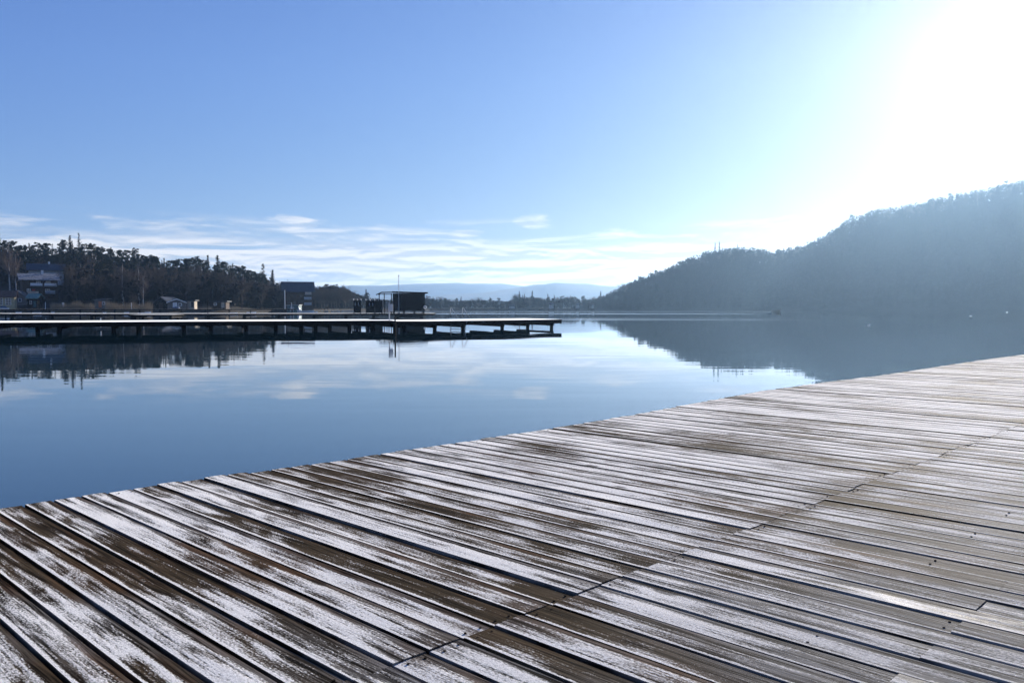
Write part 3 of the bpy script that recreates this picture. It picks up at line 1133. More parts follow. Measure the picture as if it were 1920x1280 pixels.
wood_mass('slope_thicket', 'dark undergrowth filling the wood on the left slope', spots, 40, .085, 6)
spots = []
for i in range(1900):
    px = g.uniform(572, 1168) if i < 1450 else g.uniform(555, 690)
    Y = interp(SHORE_L, px) + g.uniform(4, 48)
    z = left_z(px, Y)
    h = min(g.uniform(4, 9) if px > 690 else g.uniform(6, 13), elev(interp(TOP_M, px) + 5) * Y + EYE - z)
    spots.append(((px - 960) / F * Y * 1.0008, Y, z, max(2.5, h), g.uniform() < .3))
wood_mass('shore_thicket', 'low hazy undergrowth along the middle far shore', spots, 30, .10, 8)
# single trees that stand up from the hill's skyline
for i, px in enumerate(np.arange(1165, 1935, 10.5)):
    px = float(px + trng.uniform(-4, 4))
    Y = interp(RIDGE_R, px) + trng.uniform(-12, 4)
    kd = trng.choice(('bare0', 'bare1', 'bare3', 'bare4', 'pine1', 'pine3'))
    tree(kd, px, Y, hill_z(px, Y) - .2, trng.uniform(9, 14.5), *skyline_label(px), wide=1.15)
for px, py, lab in ((1339, 454, 'left one of two thin pointed spruces on the hill top'), (1347, 452, 'right one of two thin pointed spruces on the hill top'),
                    (1381, 457, 'small lone spruce on the rounded hill top')):
    Y = interp(RIDGE_R, px) - 5
    z = hill_z(px, Y)
    tree('spruce2', px, Y, z - .3, elev(py) * Y + EYE - z, lab, wide=.9)


# ------------------------------------------------------------------ the piers on the left
m, t, b = new_mat('frosted_pier_boards')
g_ = t.new('ShaderNodeNewGeometry')
nz = t.sep(g_.outputs['True Normal'])[2]
n1_ = t.noise(g_.outputs['Position'], 1.3, 5.0, 0.6)
fr = t.math('MULTIPLY', t.step(n1_, 0.22, 0.40), t.step(nz, 0.5, 0.9))
t.l.new(t.mix(fr, (0.028, 0.022, 0.017), (0.93, 0.93, 0.93)), b.inputs['Base Color'])
b.inputs['Roughness'].default_value = 0.7
b.inputs['Specular IOR Level'].default_value = 0.2
t.l.new(fr, b.inputs['Sheen Weight'])
b.inputs['Sheen Roughness'].default_value = 0.35
M['pier'] = m
M['black_timber'] = simple('tarred_timber', (0.007, 0.006, 0.006), 0.8, 0.3, 3.0, 0.15)
M['hut_board'] = simple('dark_stained_boards', (0.007, 0.006, 0.006), 0.75, 0.35, 2.0, 0.2, 0.0, (6, 6, .5))
M['steel'] = simple('galvanised_steel', (0.30, 0.32, 0.34), 0.4, 0.15, 6.0, 0.5, 0.9)
M['white_paint'] = simple('white_paint', (0.74, 0.74, 0.72), 0.5, 0.08, 2.0, 0.4)
M['grey_paint'] = simple('grey_paint', (0.32, 0.34, 0.36), 0.6, 0.15, 2.0, 0.3)
M['glass'] = simple('window_glass', (0.03, 0.035, 0.045), 0.08, 0.1, 1.0, 0.6)
m, t, b = new_mat('milky_pane')
b.inputs['Base Color'].default_value = (0.82, 0.85, 0.88, 1)
b.inputs['Roughness'].default_value = 0.5
b.inputs['Transmission Weight'].default_value = 0.85
M['milky'] = m


def offset_poly(front, width):
    """closed polygon: front polyline plus the same line pushed back from the viewer"""
    d = (front[-1] - front[0]).normalized()
    nrm = Vector((-d.y, d.x, 0))
    if nrm.y < 0:
        nrm = -nrm
    return [tuple(p) for p in front] + [tuple(p + nrm * width) for p in reversed(front)], nrm


def pier(name, label, front_px, top_z, width, post_px, post_r, thick=.24, rows=(0.5,), cap=True, post_w=1.0):
    front = [on_plane(x, y, top_z) for x, y in front_px]
    root = empty(name, (front[0].x, front[0].y, 0))
    o0 = Vector((front[0].x, front[0].y, 0))
    loc = [Vector((p.x - o0.x, p.y - o0.y, 0)) for p in front]
    poly, nrm = offset_poly(loc, width)
    MB().slab([(p[0], p[1]) for p in poly], top_z - .07, top_z).build('deck_boards', M['pier'], root)
    ins = [p + nrm * .12 for p in loc]
    fpoly = [tuple(p) for p in ins] + [tuple(p + nrm * .14) for p in reversed(ins)]
    MB().slab([(p[0], p[1]) for p in fpoly], top_z - thick - .07, top_z - .072).build('edge_beam', M['black_timber'], root)
    bk = [p + nrm * (width - .3) for p in loc]
    bpoly = [tuple(p) for p in bk] + [tuple(p + nrm * .14) for p in reversed(bk)]
    MB().slab([(p[0], p[1]) for p in bpoly], top_z - thick - .07, top_z - .072).build('edge_beam', M['black_timber'], root)
    fx = [p[0] for p in front_px]
    for px in post_px:
        py = float(np.interp(px, fx, [p[1] for p in front_px]))
        q = on_plane(px, py, top_z)
        base = Vector((q.x - o0.x, q.y - o0.y, 0))
        for r_ in rows:
            c = base + nrm * r_
            MB().tube([(c.x, c.y, -1.1), (c.x, c.y, top_z - thick - .075)], post_r * rng.uniform(.9, 1.1), post_r * .95, 10).build('post', M['black_timber'], root)
        if cap:
            e0, e1 = base + nrm * .3, base + nrm * (width - .35)
            dr = nrm.cross(Vector((0, 0, 1))).normalized() * (post_r * .9)
            MB().slab([tuple((e0 - dr)[:2]), tuple((e0 + dr)[:2]), tuple((e1 + dr)[:2]), tuple((e1 - dr)[:2])], top_z - thick - .28, top_z - thick - .078).build('cross_beam', M['black_timber'], root)
    return tag(root, label, 'pier', 'wooden piers')


P1 = [(-260, 606.4), (0, 604.6), (350, 602.6), (700, 600.8), (734, 600.7), (742, 602.0), (800, 602.0), (900, 600.8), (1054, 598.6)]
pier('bathing_pier', 'long frosted wooden pier nearest to the deck, ending in open water', P1, DECK, 9.0,
     [-190, -140, -60, -20, 69, 110, 212, 259, 345, 396, 462, 518, 566, 593, 620, 657, 702, 760, 818, 871, 945, 993, 1038], .17, .30, (0.45,))
P2 = [(-200, 587.6), (0, 587.6), (200, 587.7), (400, 587.6), (690, 587.5), (812, 587.4)]
pier('bathing_pier', 'dark wooden pier behind the nearest one, carrying the bathing hut', P2, DECK, 8.0,
     [-120, -50, 20, 95, 170, 245, 319, 389, 457, 522, 588, 648, 700, 745, 790], .32, .30, (0.45,), True)
P2b = [(240, 589.6), (323, 589.6)]
pier('swim_platform', 'short low frosted platform set in front of the second pier', P2b, DECK, 5.0, [250, 318], .25, .25, (0.45, 3.5))
P3 = [(-150, 579.6), (0, 579.6), (240, 579.4), (400, 579.3), (560, 579.2)]
pier('shore_pier', 'thin frosted walkway on posts close along the left shore', P3, 1.62, 3.0,
     [10, 58, 92, 150, 178, 215, 262, 300, 340, 385, 430, 470, 510, 548], .16, .2, (0.4,), False)

# bathing hut on the second pier
HY = on_plane(745, 587.5, DECK).y + 2.2
kx = HY / F


def X(px, Y=None):
    return (px - 960) / F * (HY if Y is None else Y)


hut = empty('bathing_hut', (X(767), HY, DECK), .15)
hw_ = 30 * kx
top_h = (587 - 549.5) * kx
tag(hut, 'black wooden bathing hut with flat roof and open pergola on the pier', 'hut')
MB().box(-hw_ + .02, hw_ - .02, 0, 4.2, .42, top_h - .02).build('wall', M['hut_board'], hut)
MB().box(-hw_ + .3, hw_ - .6, -2.35, -2.25, -.78, -.09).build('skirt', M['black_timber'], hut)
for k in range(26):
    x0 = -hw_ + k * (2 * hw_ / 26)
    MB().box(x0 + .015, x0 + 2 * hw_ / 26 - .015, -.03, -.002, .40, top_h - .05).build('board', M['hut_board'], hut)
for x0 in (-hw_ + .1, -hw_ * .35, hw_ * .3, hw_ - .4):
    MB().box(x0, x0 + .3, .1, 4.0, .003, .418).build('floor_beam', M['black_timber'], hut)
MB().prism([(-hw_ - .1, top_h + .16), (hw_ + .55, top_h - .02), (hw_ + .55, top_h + .20), (-hw_ - .1, top_h + .38)], -.5, 4.7).build('roof', M['black_timber'], hut)
MB().box(-hw_ * .55, -hw_ * .18, -.06, -.035, .44, 2.5).build('door', M['black_timber'], hut)
# pergola left of the hut
for x0, y0 in ((-hw_ - 2.75, .2), (-hw_ - 1.75, .2), (-hw_ - .35, .2), (-hw_ - 2.75, 3.6), (-hw_ - 1.75, 3.6)):
    MB().box(x0, x0 + .16, y0, y0 + .16, .003, top_h - .02).build('pergola_post', M['black_timber'], hut)
for y0 in (0.1, 1.3, 2.5, 3.7):
    MB().prism([(-hw_ - 3.3, top_h - .35), (-hw_ - 2.2, top_h + .12), (-hw_ - .12, top_h + .16), (-hw_ - .12, top_h + .30), (-hw_ - 2.25, top_h + .26), (-hw_ - 3.35, top_h - .23)], y0, y0 + .12).build('rafter', M['black_timber'], hut)
MB().box(-hw_ - 2.9, -hw_ - .1, .12, .26, top_h - .26, top_h - .12).build('cross_rail', M['black_timber'], hut)
for x0 in (-hw_ - 2.4, -hw_ - 2.1, -hw_ - 1.3, -hw_ - 1.0, -hw_ - .7):
    MB().box(x0, x0 + .14, 3.72, 3.8, .003, 2.45).build('screen_slat', M['grey_paint'], hut)
# life ring on the hut's right wall
ring = MB()
rv, rf = [], []
for i in range(20):
    a = 2 * math.pi * i / 20
    for j in range(8):
        c_ = 2 * math.pi * j / 8
        r_ = .28 + .07 * math.cos(c_)
        rv.append((.05 + .09 * math.sin(c_), math.cos(a) * r_, math.sin(a) * r_))
for i in range(20):
    for j in range(8):
        rf.append((i * 8 + j, ((i + 1) % 20) * 8 + j, ((i + 1) % 20) * 8 + (j + 1) % 8, i * 8 + (j + 1) % 8))
ring.add(rv, rf)
lr = ring.build('life_ring', M['white_paint'], None, True, (X(767) + hw_ * math.cos(.15) + .02, HY + hw_ * math.sin(.15) - .25, DECK + 1.2), -1.0)
tag(lr, 'white life ring hanging on the right corner of the bathing hut', 'life ring')

# flagpole
fp = empty('flagpole', (X(748, HY - 1.2), HY - 1.2, DECK))
fh = (587.5 - 518) / F * (HY - 1.2)
MB().tube([(0, 0, .003), (0, 0, fh * .5), (0, 0, fh)], .085, .055, 10).build('pole', M['grey_paint'], fp, True)
MB().tube([(0, 0, fh), (0, 0, fh + .08), (0, 0, fh + .2)], .12, .06, 8).build('finial', M['black_timber'], fp, True)
MB().box(-.2, .2, -.2, .2, .0, .05).build('base_plate', M['steel'], fp)
tag(fp, 'tall thin flagpole standing in front of the bathing hut', 'flagpole')


def cabin(px0, px1, pyt, dY, slots, label):
    Yc = HY + dY
    wd = (px1 - px0) / F * Yc
    hh = (587.2 - pyt) / F * Yc
    o = empty('changing_cabin', (X((px0 + px1) / 2, Yc), Yc, DECK), .2)
    wall = MB().box(-wd / 2, wd / 2, 0, 1.6, .12, hh).build('wall', M['hut_board'], o)
    n_ = 5
    for k in range(n_):
        x0 = -wd / 2 + k * wd / n_
        MB().box(x0 + .012, x0 + wd / n_ - .012, -.03, -.002, .10, hh - .012).build('board', M['hut_board'], o)
    for k in range(3):
        x0 = -wd / 2 + wd * k / 2
        MB().tube([(x0, -.02, hh), (x0, -.02, hh + .16)], .05, .05, 8).tube([(x0, -.02, hh + .16), (x0, -.02, hh + .24), (x0, -.02, hh + .3)], .08, .03, 8).build('finial', M['white_paint'], o)
    for f in slots:
        MB().box(-wd / 2 + wd * f - .09, -wd / 2 + wd * f + .09, -.06, -.033, hh - 1.0, hh - .45).build('window', M['milky'], o)
    for x0 in (-wd / 2, wd / 2 - .14):
        MB().box(x0, x0 + .14, .1, 1.5, .003, .118).build('runner', M['black_timber'], o)
    return tag(o, label, 'cabin')


cabin(663.5, 677, 563, .2, (.22, .66), 'leftmost small changing cabin with two white slit windows')
cabin(686.5, 702.5, 563.5, .0, (.40, .78), 'middle changing cabin with two white slit windows')
cabin(703.5, 717, 563.3, -.4, (), 'windowless dark cabin next to the pergola')

# sign post, ladders on the nearest pier
q = on_plane(730, 600.4, DECK)
sp = empty('sign_post', (q.x, q.y, DECK))
hh = (600.4 - 568) / F * q.y
MB().tube([(0, 0, .003), (0, 0, hh)], .05, .05, 8).build('post', M['grey_paint'], sp)
MB().box(-.06, .34, -.085, -.052, hh - .75, hh - .1).build('board', M['grey_paint'], sp)
tag(sp, 'thin post with narrow grey notice board on the nearest pier', 'sign')
q = on_plane(741, 631, 0.0)
mp = MB().tube([(0, 0, -1.2), (0, 0, .9), (0, 0, 1.36)], .055, .05, 12).build('mooring_pile', M['black_timber'], None, False, (q.x, q.y, 0))
tag(mp, 'black mooring pile standing in the water before the nearest pier', 'pile')
for px, lab in ((843.5, 'left one of two tubular ladder rails on the nearest pier'), (866, 'right one of two tubular ladder rails on the nearest pier')):
    q = on_plane(px, 597.6, DECK)
    k_ = q.y / F
    o = empty('ladder_rail', (q.x, q.y, DECK))
    MB().tube([(0, 0, .003), (.6 * k_, 0, 12 * k_), (1.6 * k_, 0, 20.6 * k_), (2.4 * k_, 0, 21.2 * k_), (4 * k_, 0, 19 * k_), (15.5 * k_, .4, .003)], .035, .035, 8).build('tube', M['steel'], o, True)
    tag(o, lab, 'ladder rail')
q = on_plane(857, 601, DECK)
o = empty('swim_ladder', (q.x, q.y - .12, 0))
for x0 in (-.62, .62):
    MB().tube([(x0, 0, -.7), (x0 + .1, -.02, .35), (x0 + .25, -.03, DECK - .01)], .035, .035, 8).build('stile', M['steel'], o)
for z0 in (-.3, .12, .45):
    MB().tube([(-.55, -.01, z0), (.72, -.01, z0)], .03, .03, 8).build('rung', M['steel'], o)
tag(o, 'steel swimming ladder under the edge of the nearest pier', 'ladder')

# ------------------------------------------------------------------ buildings on the left shore
M['plaster'] = simple('white_plaster', (0.36, 0.355, 0.34), 0.85, 0.12, 0.8, 0.2)
M['yellow_plaster'] = simple('yellow_plaster', (0.40, 0.34, 0.20), 0.85, 0.12, 0.8, 0.2)
M['brown_board'] = simple('brown_cladding', (0.07, 0.045, 0.03), 0.8, 0.3, 1.5, 0.2, 0.0, (5, 5, .6))
M['grey_board'] = simple('weathered_cladding', (0.16, 0.14, 0.125), 0.85, 0.25, 1.5, 0.2, 0.0, (5, 5, .6))
M['light_board'] = simple('pale_cladding', (0.50, 0.42, 0.32), 0.8, 0.2, 1.5, 0.2)
M['orange_board'] = simple('orange_door_paint', (0.50, 0.16, 0.06), 0.6, 0.2, 1.5, 0.3)
M['red_paint'] = simple('red_paint', (0.35, 0.05, 0.035), 0.6, 0.15, 1.5, 0.3)
M['slate'] = simple('dark_slate_roof', (0.035, 0.04, 0.05), 0.55, 0.3, 1.2, 0.4)
M['blue_roof'] = simple('blue_grey_roof', (0.03, 0.036, 0.05), 0.6, 0.2, 1.2, 0.4)
M['tile'] = simple('brown_tile_roof', (0.11, 0.06, 0.045), 0.8, 0.3, 2.0, 0.2)
M['green_roof'] = simple('green_copper_roof', (0.13, 0.22, 0.19), 0.6, 0.25, 1.5, 0.3)
M['frost_roof'] = simple('frosted_roof', (0.20, 0.205, 0.22), 0.7, 0.75, 1.6, 0.2)
M['teal'] = simple('teal_paint', (0.05, 0.12, 0.13), 0.6, 0.2, 1.0, 0.3)


def house(name, label, cat, px0, px1, Y, zb, wall_h, roof_h, depth, wm, rm, ridge='x', over=.4, windows=(), door=None, balconies=(), chimney=None, rz=0.0, trim=None, flat=False, frame='white_paint'):
    wd = (px1 - px0) / F * Y
    a = wd / 2
    o = empty(name, ((px0 + px1) / 2 / F * Y - 960 / F * Y, Y, zb), rz)
    wall = MB()
    if ridge == 'y' and not flat:
        wall.prism([(-a, -2.0), (a, -2.0), (a, wall_h), (0, wall_h + roof_h), (-a, wall_h)], 0, depth)
    elif not flat:
        wall.box(-a, a, 0, depth, -2.0, wall_h - .002)
        wall.add([(-a, 0, wall_h), (-a, depth, wall_h), (-a, depth / 2, wall_h + roof_h), (-a + .1, 0, wall_h), (-a + .1, depth, wall_h), (-a + .1, depth / 2, wall_h + roof_h)],
                 [(0, 2, 1), (3, 4, 5), (0, 3, 5, 2), (1, 2, 5, 4)])
        wall.add([(a - .1, 0, wall_h), (a - .1, depth, wall_h), (a - .1, depth / 2, wall_h + roof_h), (a, 0, wall_h), (a, depth, wall_h), (a, depth / 2, wall_h + roof_h)],
                 [(0, 2, 1), (3, 4, 5), (0, 3, 5, 2), (1, 2, 5, 4)])
    else:
        wall.box(-a, a, 0, depth, -2.0, wall_h)
    wall.build('wall', M[wm], o)
    th = .22
    if flat:
        MB().prism([(-a - over, wall_h + .01), (a + over, wall_h + roof_h), (a + over, wall_h + roof_h + th), (-a - over, wall_h + .01 + th)], -over, depth + over).build('roof', M[rm], o)
    elif ridge == 'y':
        sl = roof_h / a
        for s_ in (-1, 1):
            MB().prism([(s_ * (a + over), wall_h - over * sl + .02), (0, wall_h + roof_h + .02), (0, wall_h + roof_h + .02 + th), (s_ * (a + over), wall_h - over * sl + .02 + th)], -over, depth + over).build('roof', M[rm], o)
        if trim:
            for s_ in (-1, 1):
                MB().prism([(s_ * (a + over), wall_h - over * sl - .12), (0, wall_h + roof_h - .12), (0, wall_h + roof_h + .14), (s_ * (a + over), wall_h - over * sl + .14)], -over - .08, -over - .004).build('barge_board', M[trim], o)
    else:
        sl = roof_h / (depth / 2)
        for s_ in (-1, 1):
            y0 = depth / 2 + s_ * (depth / 2 + over)
            zz = wall_h - over * sl + .02
            mb = MB()
            mb.add([(-a - over, y0, zz), (a + over, y0, zz), (a + over, depth / 2, wall_h + roof_h + .02), (-a - over, depth / 2, wall_h + roof_h + .02),
                    (-a - over, y0, zz + th), (a + over, y0, zz + th), (a + over, depth / 2, wall_h + roof_h + .02 + th), (-a - over, depth / 2, wall_h + roof_h + .02 + th)],
                   [(0, 3, 2, 1), (4, 5, 6, 7), (0, 1, 5, 4), (1, 2, 6, 5), (2, 3, 7, 6), (3, 0, 4, 7)])
            mb.build('roof', M[rm], o)
    for (x0, x1, z0, z1) in windows:
        w_ = MB().box(x0, x1, -.06, -.003, z0, z1).build('window', M[frame], o)
        nx, nz_ = max(1, round((x1 - x0) / .8)), max(1, round((z1 - z0) / .8))
        for i in range(nx):
            for j in range(nz_):
                dxw, dzw = (x1 - x0 - .16) / nx, (z1 - z0 - .16) / nz_
                MB().box(x0 + .08 + i * dxw + .05, x0 + .08 + (i + 1) * dxw - .05, -.075, -.062, z0 + .08 + j * dzw + .05, z0 + .08 + (j + 1) * dzw - .05).build('pane', M['glass'], w_)
    if door:
        x0, x1, z1, dm = door
        d_ = MB().box(x0, x1, -.07, -.004, 0, z1).build('door', M[dm], o)
        MB().box(x1 - .2, x1 - .12, -.11, -.072, z1 * .48, z1 * .52).build('handle', M['steel'], d_)
    for (x0, x1, z0, dp, bm) in balconies:
        bc = MB().box(x0, x1, -dp, -.004, z0 - .18, z0).build('balcony', M['grey_paint'], o)
        rl = MB().box(x0, x1, -dp - .05, -dp + .02, z0 + .12, z0 + 1.0).build('railing', M[bm], bc)
        for xx in (x0 + .05, (x0 + x1) / 2, x1 - .13):
            MB().box(xx, xx + .08, -dp + .022, -dp + .1, z0 + .003, z0 + 1.05).build('baluster', M[bm], bc)
    if chimney:
        cx, cy, ch = chimney
        MB().box(cx - .35, cx + .35, cy - .35, cy + .35, wall_h - .3, wall_h + roof_h + ch).box(cx - .42, cx + .42, cy - .42, cy + .42, wall_h + roof_h + ch + .003, wall_h + roof_h + ch + .15).build('chimney', M['white_paint'], o)
    return tag(o, label, cat)


def zpx(py, Y):
    return elev(py) * Y + EYE


house('chalet', 'large chalet with pale balconies and frosted roof halfway up the left shore', 'house', 48, 106, 300, zpx(553, 300), 5.6, 2.0, 11, 'brown_board', 'frost_roof', 'x', 1.2,
      [(-4.2, -3.0, 1.0, 2.2), (-1.2, .2, 3.6, 4.9), (1.8, 3.2, 3.6, 4.9), (1.5, 3.0, .9, 2.2)], (-2.6, -1.6, 2.1, 'red_paint'),
      [(-3.2, .6, 3.2, 1.4, 'white_paint'), (1.2, 5.2, 3.2, 1.4, 'white_paint'), (1.5, 4.6, .6, 1.2, 'grey_paint'), (-4.0, -.6, .3, 1.2, 'light_board')], (1.2, 5.0, 1.3), .6)
house('villa', 'villa with blue-grey roof in the trees behind the chalet', 'house', 60, 118, 332, zpx(525, 332), 4.0, 2.4, 9, 'grey_paint', 'blue_roof', 'x', .8,
      [(-3.5, -2.2, 1.4, 2.7), (0, 1.3, 1.4, 2.7), (3, 4.2, 1.4, 2.7)], None, (), (1.0, 4.5, .9), .5)
house('cottage', 'grey gabled cottage below the chalet at the left', 'house', 16, 47, 284, zpx(571, 284), 2.6, 2.0, 8, 'grey_board', 'slate', 'y', .5, [(-1.6, -.6, 1.0, 2.1), (.6, 1.6, 1.0, 2.1)], None, (), None, .3)
house('cottage', 'yellow cottage with white paned windows at the far left edge', 'house', -28, 24.5, 268, zpx(576, 268), 3.4, 1.8, 7, 'yellow_plaster', 'tile', 'x', .5,
      [(-4.0, -2.0, .9, 2.9), (-.6, 1.2, .7, 3.0), (1.9, 3.5, .7, 3.0)], None, (), None, .45)
house('pavilion', 'open dark pavilion with pale green roof below the chalet', 'pavilion', 52, 71, 276, zpx(576, 276), 3.1, 1.2, 3.4, 'black_timber', 'green_roof', 'x', .5, [(-.9, -.1, 1.0, 2.2)], (.4, 1.3, 2.1, 'teal'))
house('kiosk', 'small kiosk with orange door and frosted roof on the reedy bank', 'kiosk', 178, 199, 274, zpx(576.5, 274), 2.4, .35, 3.0, 'grey_board', 'frost_roof', 'x', .35, [(.75, 1.6, .9, 1.9)], (-.5, .5, 2.0, 'orange_board'), flat=True)
house('boathouse', 'dark boathouse with steep slate roof left of the white-gabled one', 'boathouse', 289, 316, 276, zpx(578, 276), 2.0, 1.6, 7, 'black_timber', 'slate', 'y', .4, (), (-.8, .8, 1.9, 'brown_board'), (), None, -.2)
house('boathouse', 'grey boathouse with white gable boards on the left shore', 'boathouse', 316, 348, 272, zpx(578, 272), 1.9, 1.1, 6, 'grey_board', 'frost_roof', 'y', .35, [(.5, 1.5, .8, 1.7)], (-1.2, .1, 1.9, 'white_paint'), (), None, .35, 'white_paint')
house('shed', 'little pale shed with flat roof right of the white-gabled boathouse', 'shed', 352, 365, 275, zpx(576, 275), 2.0, .15, 2.5, 'light_board', 'slate', 'x', .5, (), (.1, .9, 1.8, 'brown_board'), flat=True)  # pale cladding carries the sunlight on the wall in its colour
house('shed', 'brown shed with wide flat roof and sunlit side painted pale on the left shore', 'shed', 398, 424, 278, zpx(577, 278), 1.9, .12, 3.5, 'brown_board', 'slate', 'x', .6, [(-1.7, -.7, .8, 1.6)], (.8, 1.9, 1.8, 'light_board'), flat=True)  # pale door leaf stands in for the sunlit side wall, light put in its colour
house('hotel', 'tall dark gabled hotel with stacked balconies at the end of the left wood', 'hotel', 534, 586, 345, zpx(577.5, 345), 7.2, 3.6, 12, 'brown_board', 'slate', 'x', 1.1,
      [(-4.4, -3.4, 1.2, 2.6), (-2, -1, 1.2, 2.6), (-4.4, -3.4, 4.0, 5.4), (-2, -1, 4.0, 5.4), (.2, 1.2, 4.0, 5.4)], None,
      [(2.2, 5.2, 1.3, 1.3, 'grey_paint'), (2.2, 5.2, 3.6, 1.3, 'grey_paint'), (2.6, 5.2, 5.6, 1.3, 'light_board')], None, .3, frame='brown_board')
house('boathouse', 'low teal boathouse at the waterline before the hotel', 'boathouse', 538, 560, 330, .5, 2.3, .2, 5, 'teal', 'grey_paint', 'x', .3, (), (-1.0, .6, 1.9, 'grey_paint'), flat=True)
for px0, px1, pyb, lab in ((1029, 1038, 576, 'pale house among the trees on the middle far shore'), (955, 965, 579, 'long low white house near the water on the far shore'),
                           (1104, 1114, 578, 'small pale house at the foot of the wooded hill'), (1080, 1086, 577, 'tiny white house between two others on the far shore')):
    Y = interp(SHORE_L, (px0 + px1) / 2) + 4
    house('far_house', lab, 'house', px0, px1, Y, max(.6, zpx(pyb, Y)), 2.2, 1.2, 4, 'plaster', 'slate', 'x', .3, [(-1.2, -.4, .7, 1.6), (.4, 1.2, .7, 1.6)])

# white mast by the hotel, posts, boards, boats
def post(px, py0, py1, Y, r_, mat, name, label, cat='post', capm=None):
    z1, z0 = zpx(py0, Y), zpx(py1, Y)
    o = empty(name, (X(px, Y), Y, z0))
    MB().tube([(0, 0, -.5), (0, 0, (z1 - z0) * .5), (0, 0, z1 - z0)], r_, r_ * .9, 8).build('shaft', M[mat], o)
    MB().tube([(0, 0, z1 - z0 + .002), (0, 0, z1 - z0 + r_)], r_ * 1.25, r_ * .8, 8).build('cap', M[capm or mat], o)
    return tag(o, label, cat)


post(534.5, 545, 578, 318, .17, 'white_paint', 'white_mast', 'tall white mast on the shore just left of the hotel', 'mast')
post(547, 568, 578, 318, .09, 'white_paint', 'marker_post', 'short white post between the white mast and the hotel')
post(390, 560, 590, 160, .07, 'black_timber', 'lamp_post', 'thin dark lamp post on the second pier', 'lamp post')
post(86, 567, 577, 262, .10, 'white_paint', 'marker_post', 'white marker post left of the reeds on the bank')
post(247, 568, 578, 258, .10, 'white_paint', 'marker_post', 'white marker post on the walkway below the birches')
post(189, 597, 603, 76, .05, 'white_paint', 'marker_post', 'tiny white post on the edge of the nearest pier')
o = empty('notice_board', (X(119, 260), 260, zpx(577, 260)))
for k in range(4):
    MB().box(-.33, .33, -.03, .03, .2 + k * .38, .46 + k * .38).build('panel', M['white_paint'], o)
for x0 in (-.3, .24):
    MB().box(x0, x0 + .06, .032, .09, -.3, 1.72).build('leg', M['grey_paint'], o)
tag(o, 'stack of white sign panels on two legs beside the reeds', 'sign')

M['hull_white'] = simple('white_hull', (0.72, 0.73, 0.74), 0.35, 0.08, 1.0, 0.5)
M['hull_dark'] = simple('dark_hull', (0.085, 0.055, 0.04), 0.5, 0.2, 1.0, 0.3)
M['cover'] = simple('boat_cover', (0.08, 0.12, 0.2), 0.8, 0.2, 1.0, 0.2)


def boat(px, Y, L, wd, hull, label, z=0.0, rz=0.0, cover=None, fb=.45, group=None):
    o = empty('moored_boat' if z == 0 else 'beached_boat', (X(px, Y), Y, z), rz)
    st = [(-.5, .78, 1.0), (-.25, 1.0, .95), (.1, 1.0, .97), (.32, .72, 1.05), (.5, .05, 1.3)]
    vs, fs = [], []
    for a, k, h in st:
        vs += [(a * L, -wd / 2 * k, fb * h), (a * L * .98, -wd / 2 * k * .75, fb * .3), (a * L * .95, 0, -.12), (a * L * .98, wd / 2 * k * .75, fb * .3), (a * L, wd / 2 * k, fb * h)]
    for i in range(4):
        for j in range(4):
            p = i * 5 + j
            fs.append((p, p + 1, p + 6, p + 5))
    fs += [(0, 4, 3, 2, 1), (20, 21, 22, 23, 24)]
    for i in range(4):
        p = i * 5
        fs.append((p, p + 5, p + 9, p + 4))
    h_ = MB().add(vs, fs).build('hull', M[hull], o)
    MB().box(-L * .42, L * .2, -wd * .46, -wd * .40, fb * 1.02, fb * 1.02 + .07).box(-L * .42, L * .2, wd * .40, wd * .46, fb * 1.02, fb * 1.02 + .07).build('gunwale', M['white_paint' if hull != 'hull_dark' else 'hull_dark'], o)
    for x0 in (-.25, .08):
        MB().box(x0 * L - .12, x0 * L + .12, -wd * .40, wd * .40, fb * 1.0, fb * 1.0 + .05).build('thwart', M['grey_paint'], o)
    if cover:
        MB().prism([(-L * .42, fb * 1.1), (L * .25, fb * 1.1), (L * .15, fb * 1.1 + .5), (-L * .1, fb * 1.1 + .65), (-L * .38, fb * 1.1 + .35)], -wd * .36, wd * .36).build('cover', M[cover], o)
    return tag(o, label, 'boat', group)


boat(438, 262, 2.6, 1.2, 'hull_white', 'white boat moored under the walkway, left one of the pair near the shed', 0, 0.1)
boat(472, 258, 2.9, 1.4, 'hull_white', 'white boat moored right of its twin before the bare wood', 0, -.1, None, .6)
boat(576, 322, 5.4, 1.6, 'hull_white', 'long white boat moored below the hotel', 0, .05, None, .8)
boat(592, 330, 1.6, 1.0, 'hull_white', 'small white dinghy right of the hotel boat', 0, 0)
boat(561, 322, 1.4, 1.2, 'hull_white', 'white cabin boat with tall white box before the hotel', 0, 0, 'hull_white', 1.2)
boat(333, 266, 3.2, 1.3, 'hull_dark', 'dark covered boat lying before the white-gabled boathouse', 1.35, 0, 'cover', .35)
boat(8, 262, 3.2, 1.3, 'hull_white', 'white boat on the bank before the yellow cottage', 1.35, .1, 'cover', .5)
for px, L in ((612, 1.6), (624, 1.2), (633, 1.7), (643, 1.2), (652, 1.9), (659, 2.2)):
    boat(px, interp(SHORE_L, px) - 8, L * 1.6, 1.2, 'hull_white', 'one of several tiny white boats along the shore left of the changing cabins', 0, trng.uniform(-.4, .4), None, .4, 'tiny boats left of the cabins')
for px, w_, zt in ((36, 1.0, 1.1), (70, 1.4, .9), (100, .5, 1.2), (152, 1.6, .6), (166, 1.3, .5), (197, .6, 1.0), (238, .8, 1.1), (266, 1.2, .8), (278, 1.0, 1.3)):
    boat(px, 256, w_ * 1.8, .9, 'hull_white', 'one of the small pale boats moored under the shore walkway at the left', 0, trng.uniform(-.2, .2), None, zt * .55, 'pale boats under the walkway')
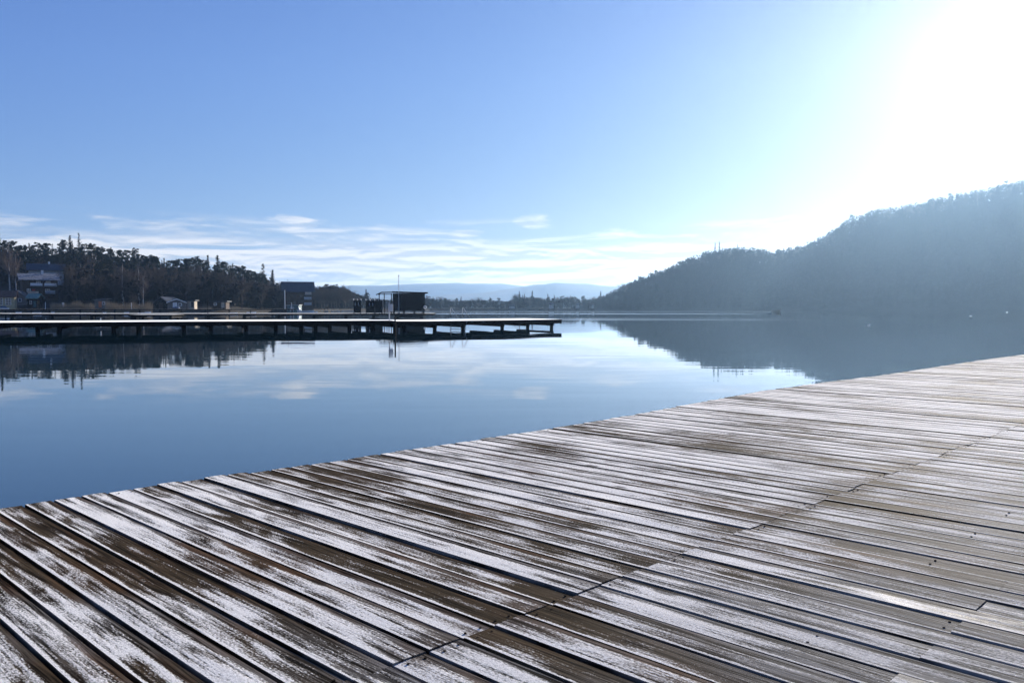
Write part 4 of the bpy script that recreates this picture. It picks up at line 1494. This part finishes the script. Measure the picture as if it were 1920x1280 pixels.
boat(1455, 339, 3.4, 1.3, 'hull_dark', 'low dark boat lying alone far out on the lake', 0, 0.0, None, .9)

# gulls resting on the water
for px, py, lab in ((1629, 610.5, 'white gull on the lake nearest to the deck edge'), (1820, 592.5, 'white gull on the lake, middle one of three'), (1888, 585.6, 'white gull farthest out near the hill shore')):
    q = on_plane(px, py, 0.0)
    k_ = max(.7, q.y / 190)
    vs, fs = [], []
    for i, (xx, rz_, ry, zc) in enumerate(((-.30, .01, .01, .10), (-.18, .05, .06, .08), (0, .085, .10, .07), (.12, .075, .085, .08), (.19, .045, .05, .13), (.22, .045, .045, .17), (.27, .035, .035, .18), (.34, .006, .008, .165))):
        for j in range(8):
            a = 2 * math.pi * j / 8
            vs.append((xx * k_, math.cos(a) * ry * k_, (zc + math.sin(a) * rz_) * k_ - .02))
    for i in range(7):
        for j in range(8):
            fs.append((i * 8 + j, i * 8 + (j + 1) % 8, (i + 1) * 8 + (j + 1) % 8, (i + 1) * 8 + j))
    fs += [tuple(reversed(range(8))), tuple(range(56, 64))]
    o = MB().add(vs, fs).build('gull', M['white_paint'], None, True, (q.x, q.y, 0), trng.uniform(-.4, .4))
    tag(o, lab, 'bird')

# reeds on the bank
M['reed'] = leaf_mat('dry_reed', (0.20, 0.155, 0.10), (0.34, 0.27, 0.18))
g = np.random.default_rng(99)
n_r = 6500
pxr = np.where(g.uniform(size=n_r) < .6, g.uniform(96, 178, n_r), g.uniform(198, 286, n_r))
Yr = g.uniform(257, 264, n_r)
xr = (pxr - 960) / F * Yr
p0 = np.stack([xr, Yr, np.full(n_r, .1)], 1)
hr = g.uniform(1.2, 2.9, n_r) * (0.75 + .5 * vnoise(pxr * .1, Yr * .1, 4))
p1 = p0 + np.stack([g.normal(0, .25, n_r), g.normal(0, .25, n_r), hr + 1.2], 1)
v, ts = slivers(p0, p1, g.uniform(.02, .05, n_r), g)
tag(link('reeds', tri_mesh('reeds', v, ts, [M['reed']])), 'dry tan reeds along the left bank', 'reeds', kind='stuff')
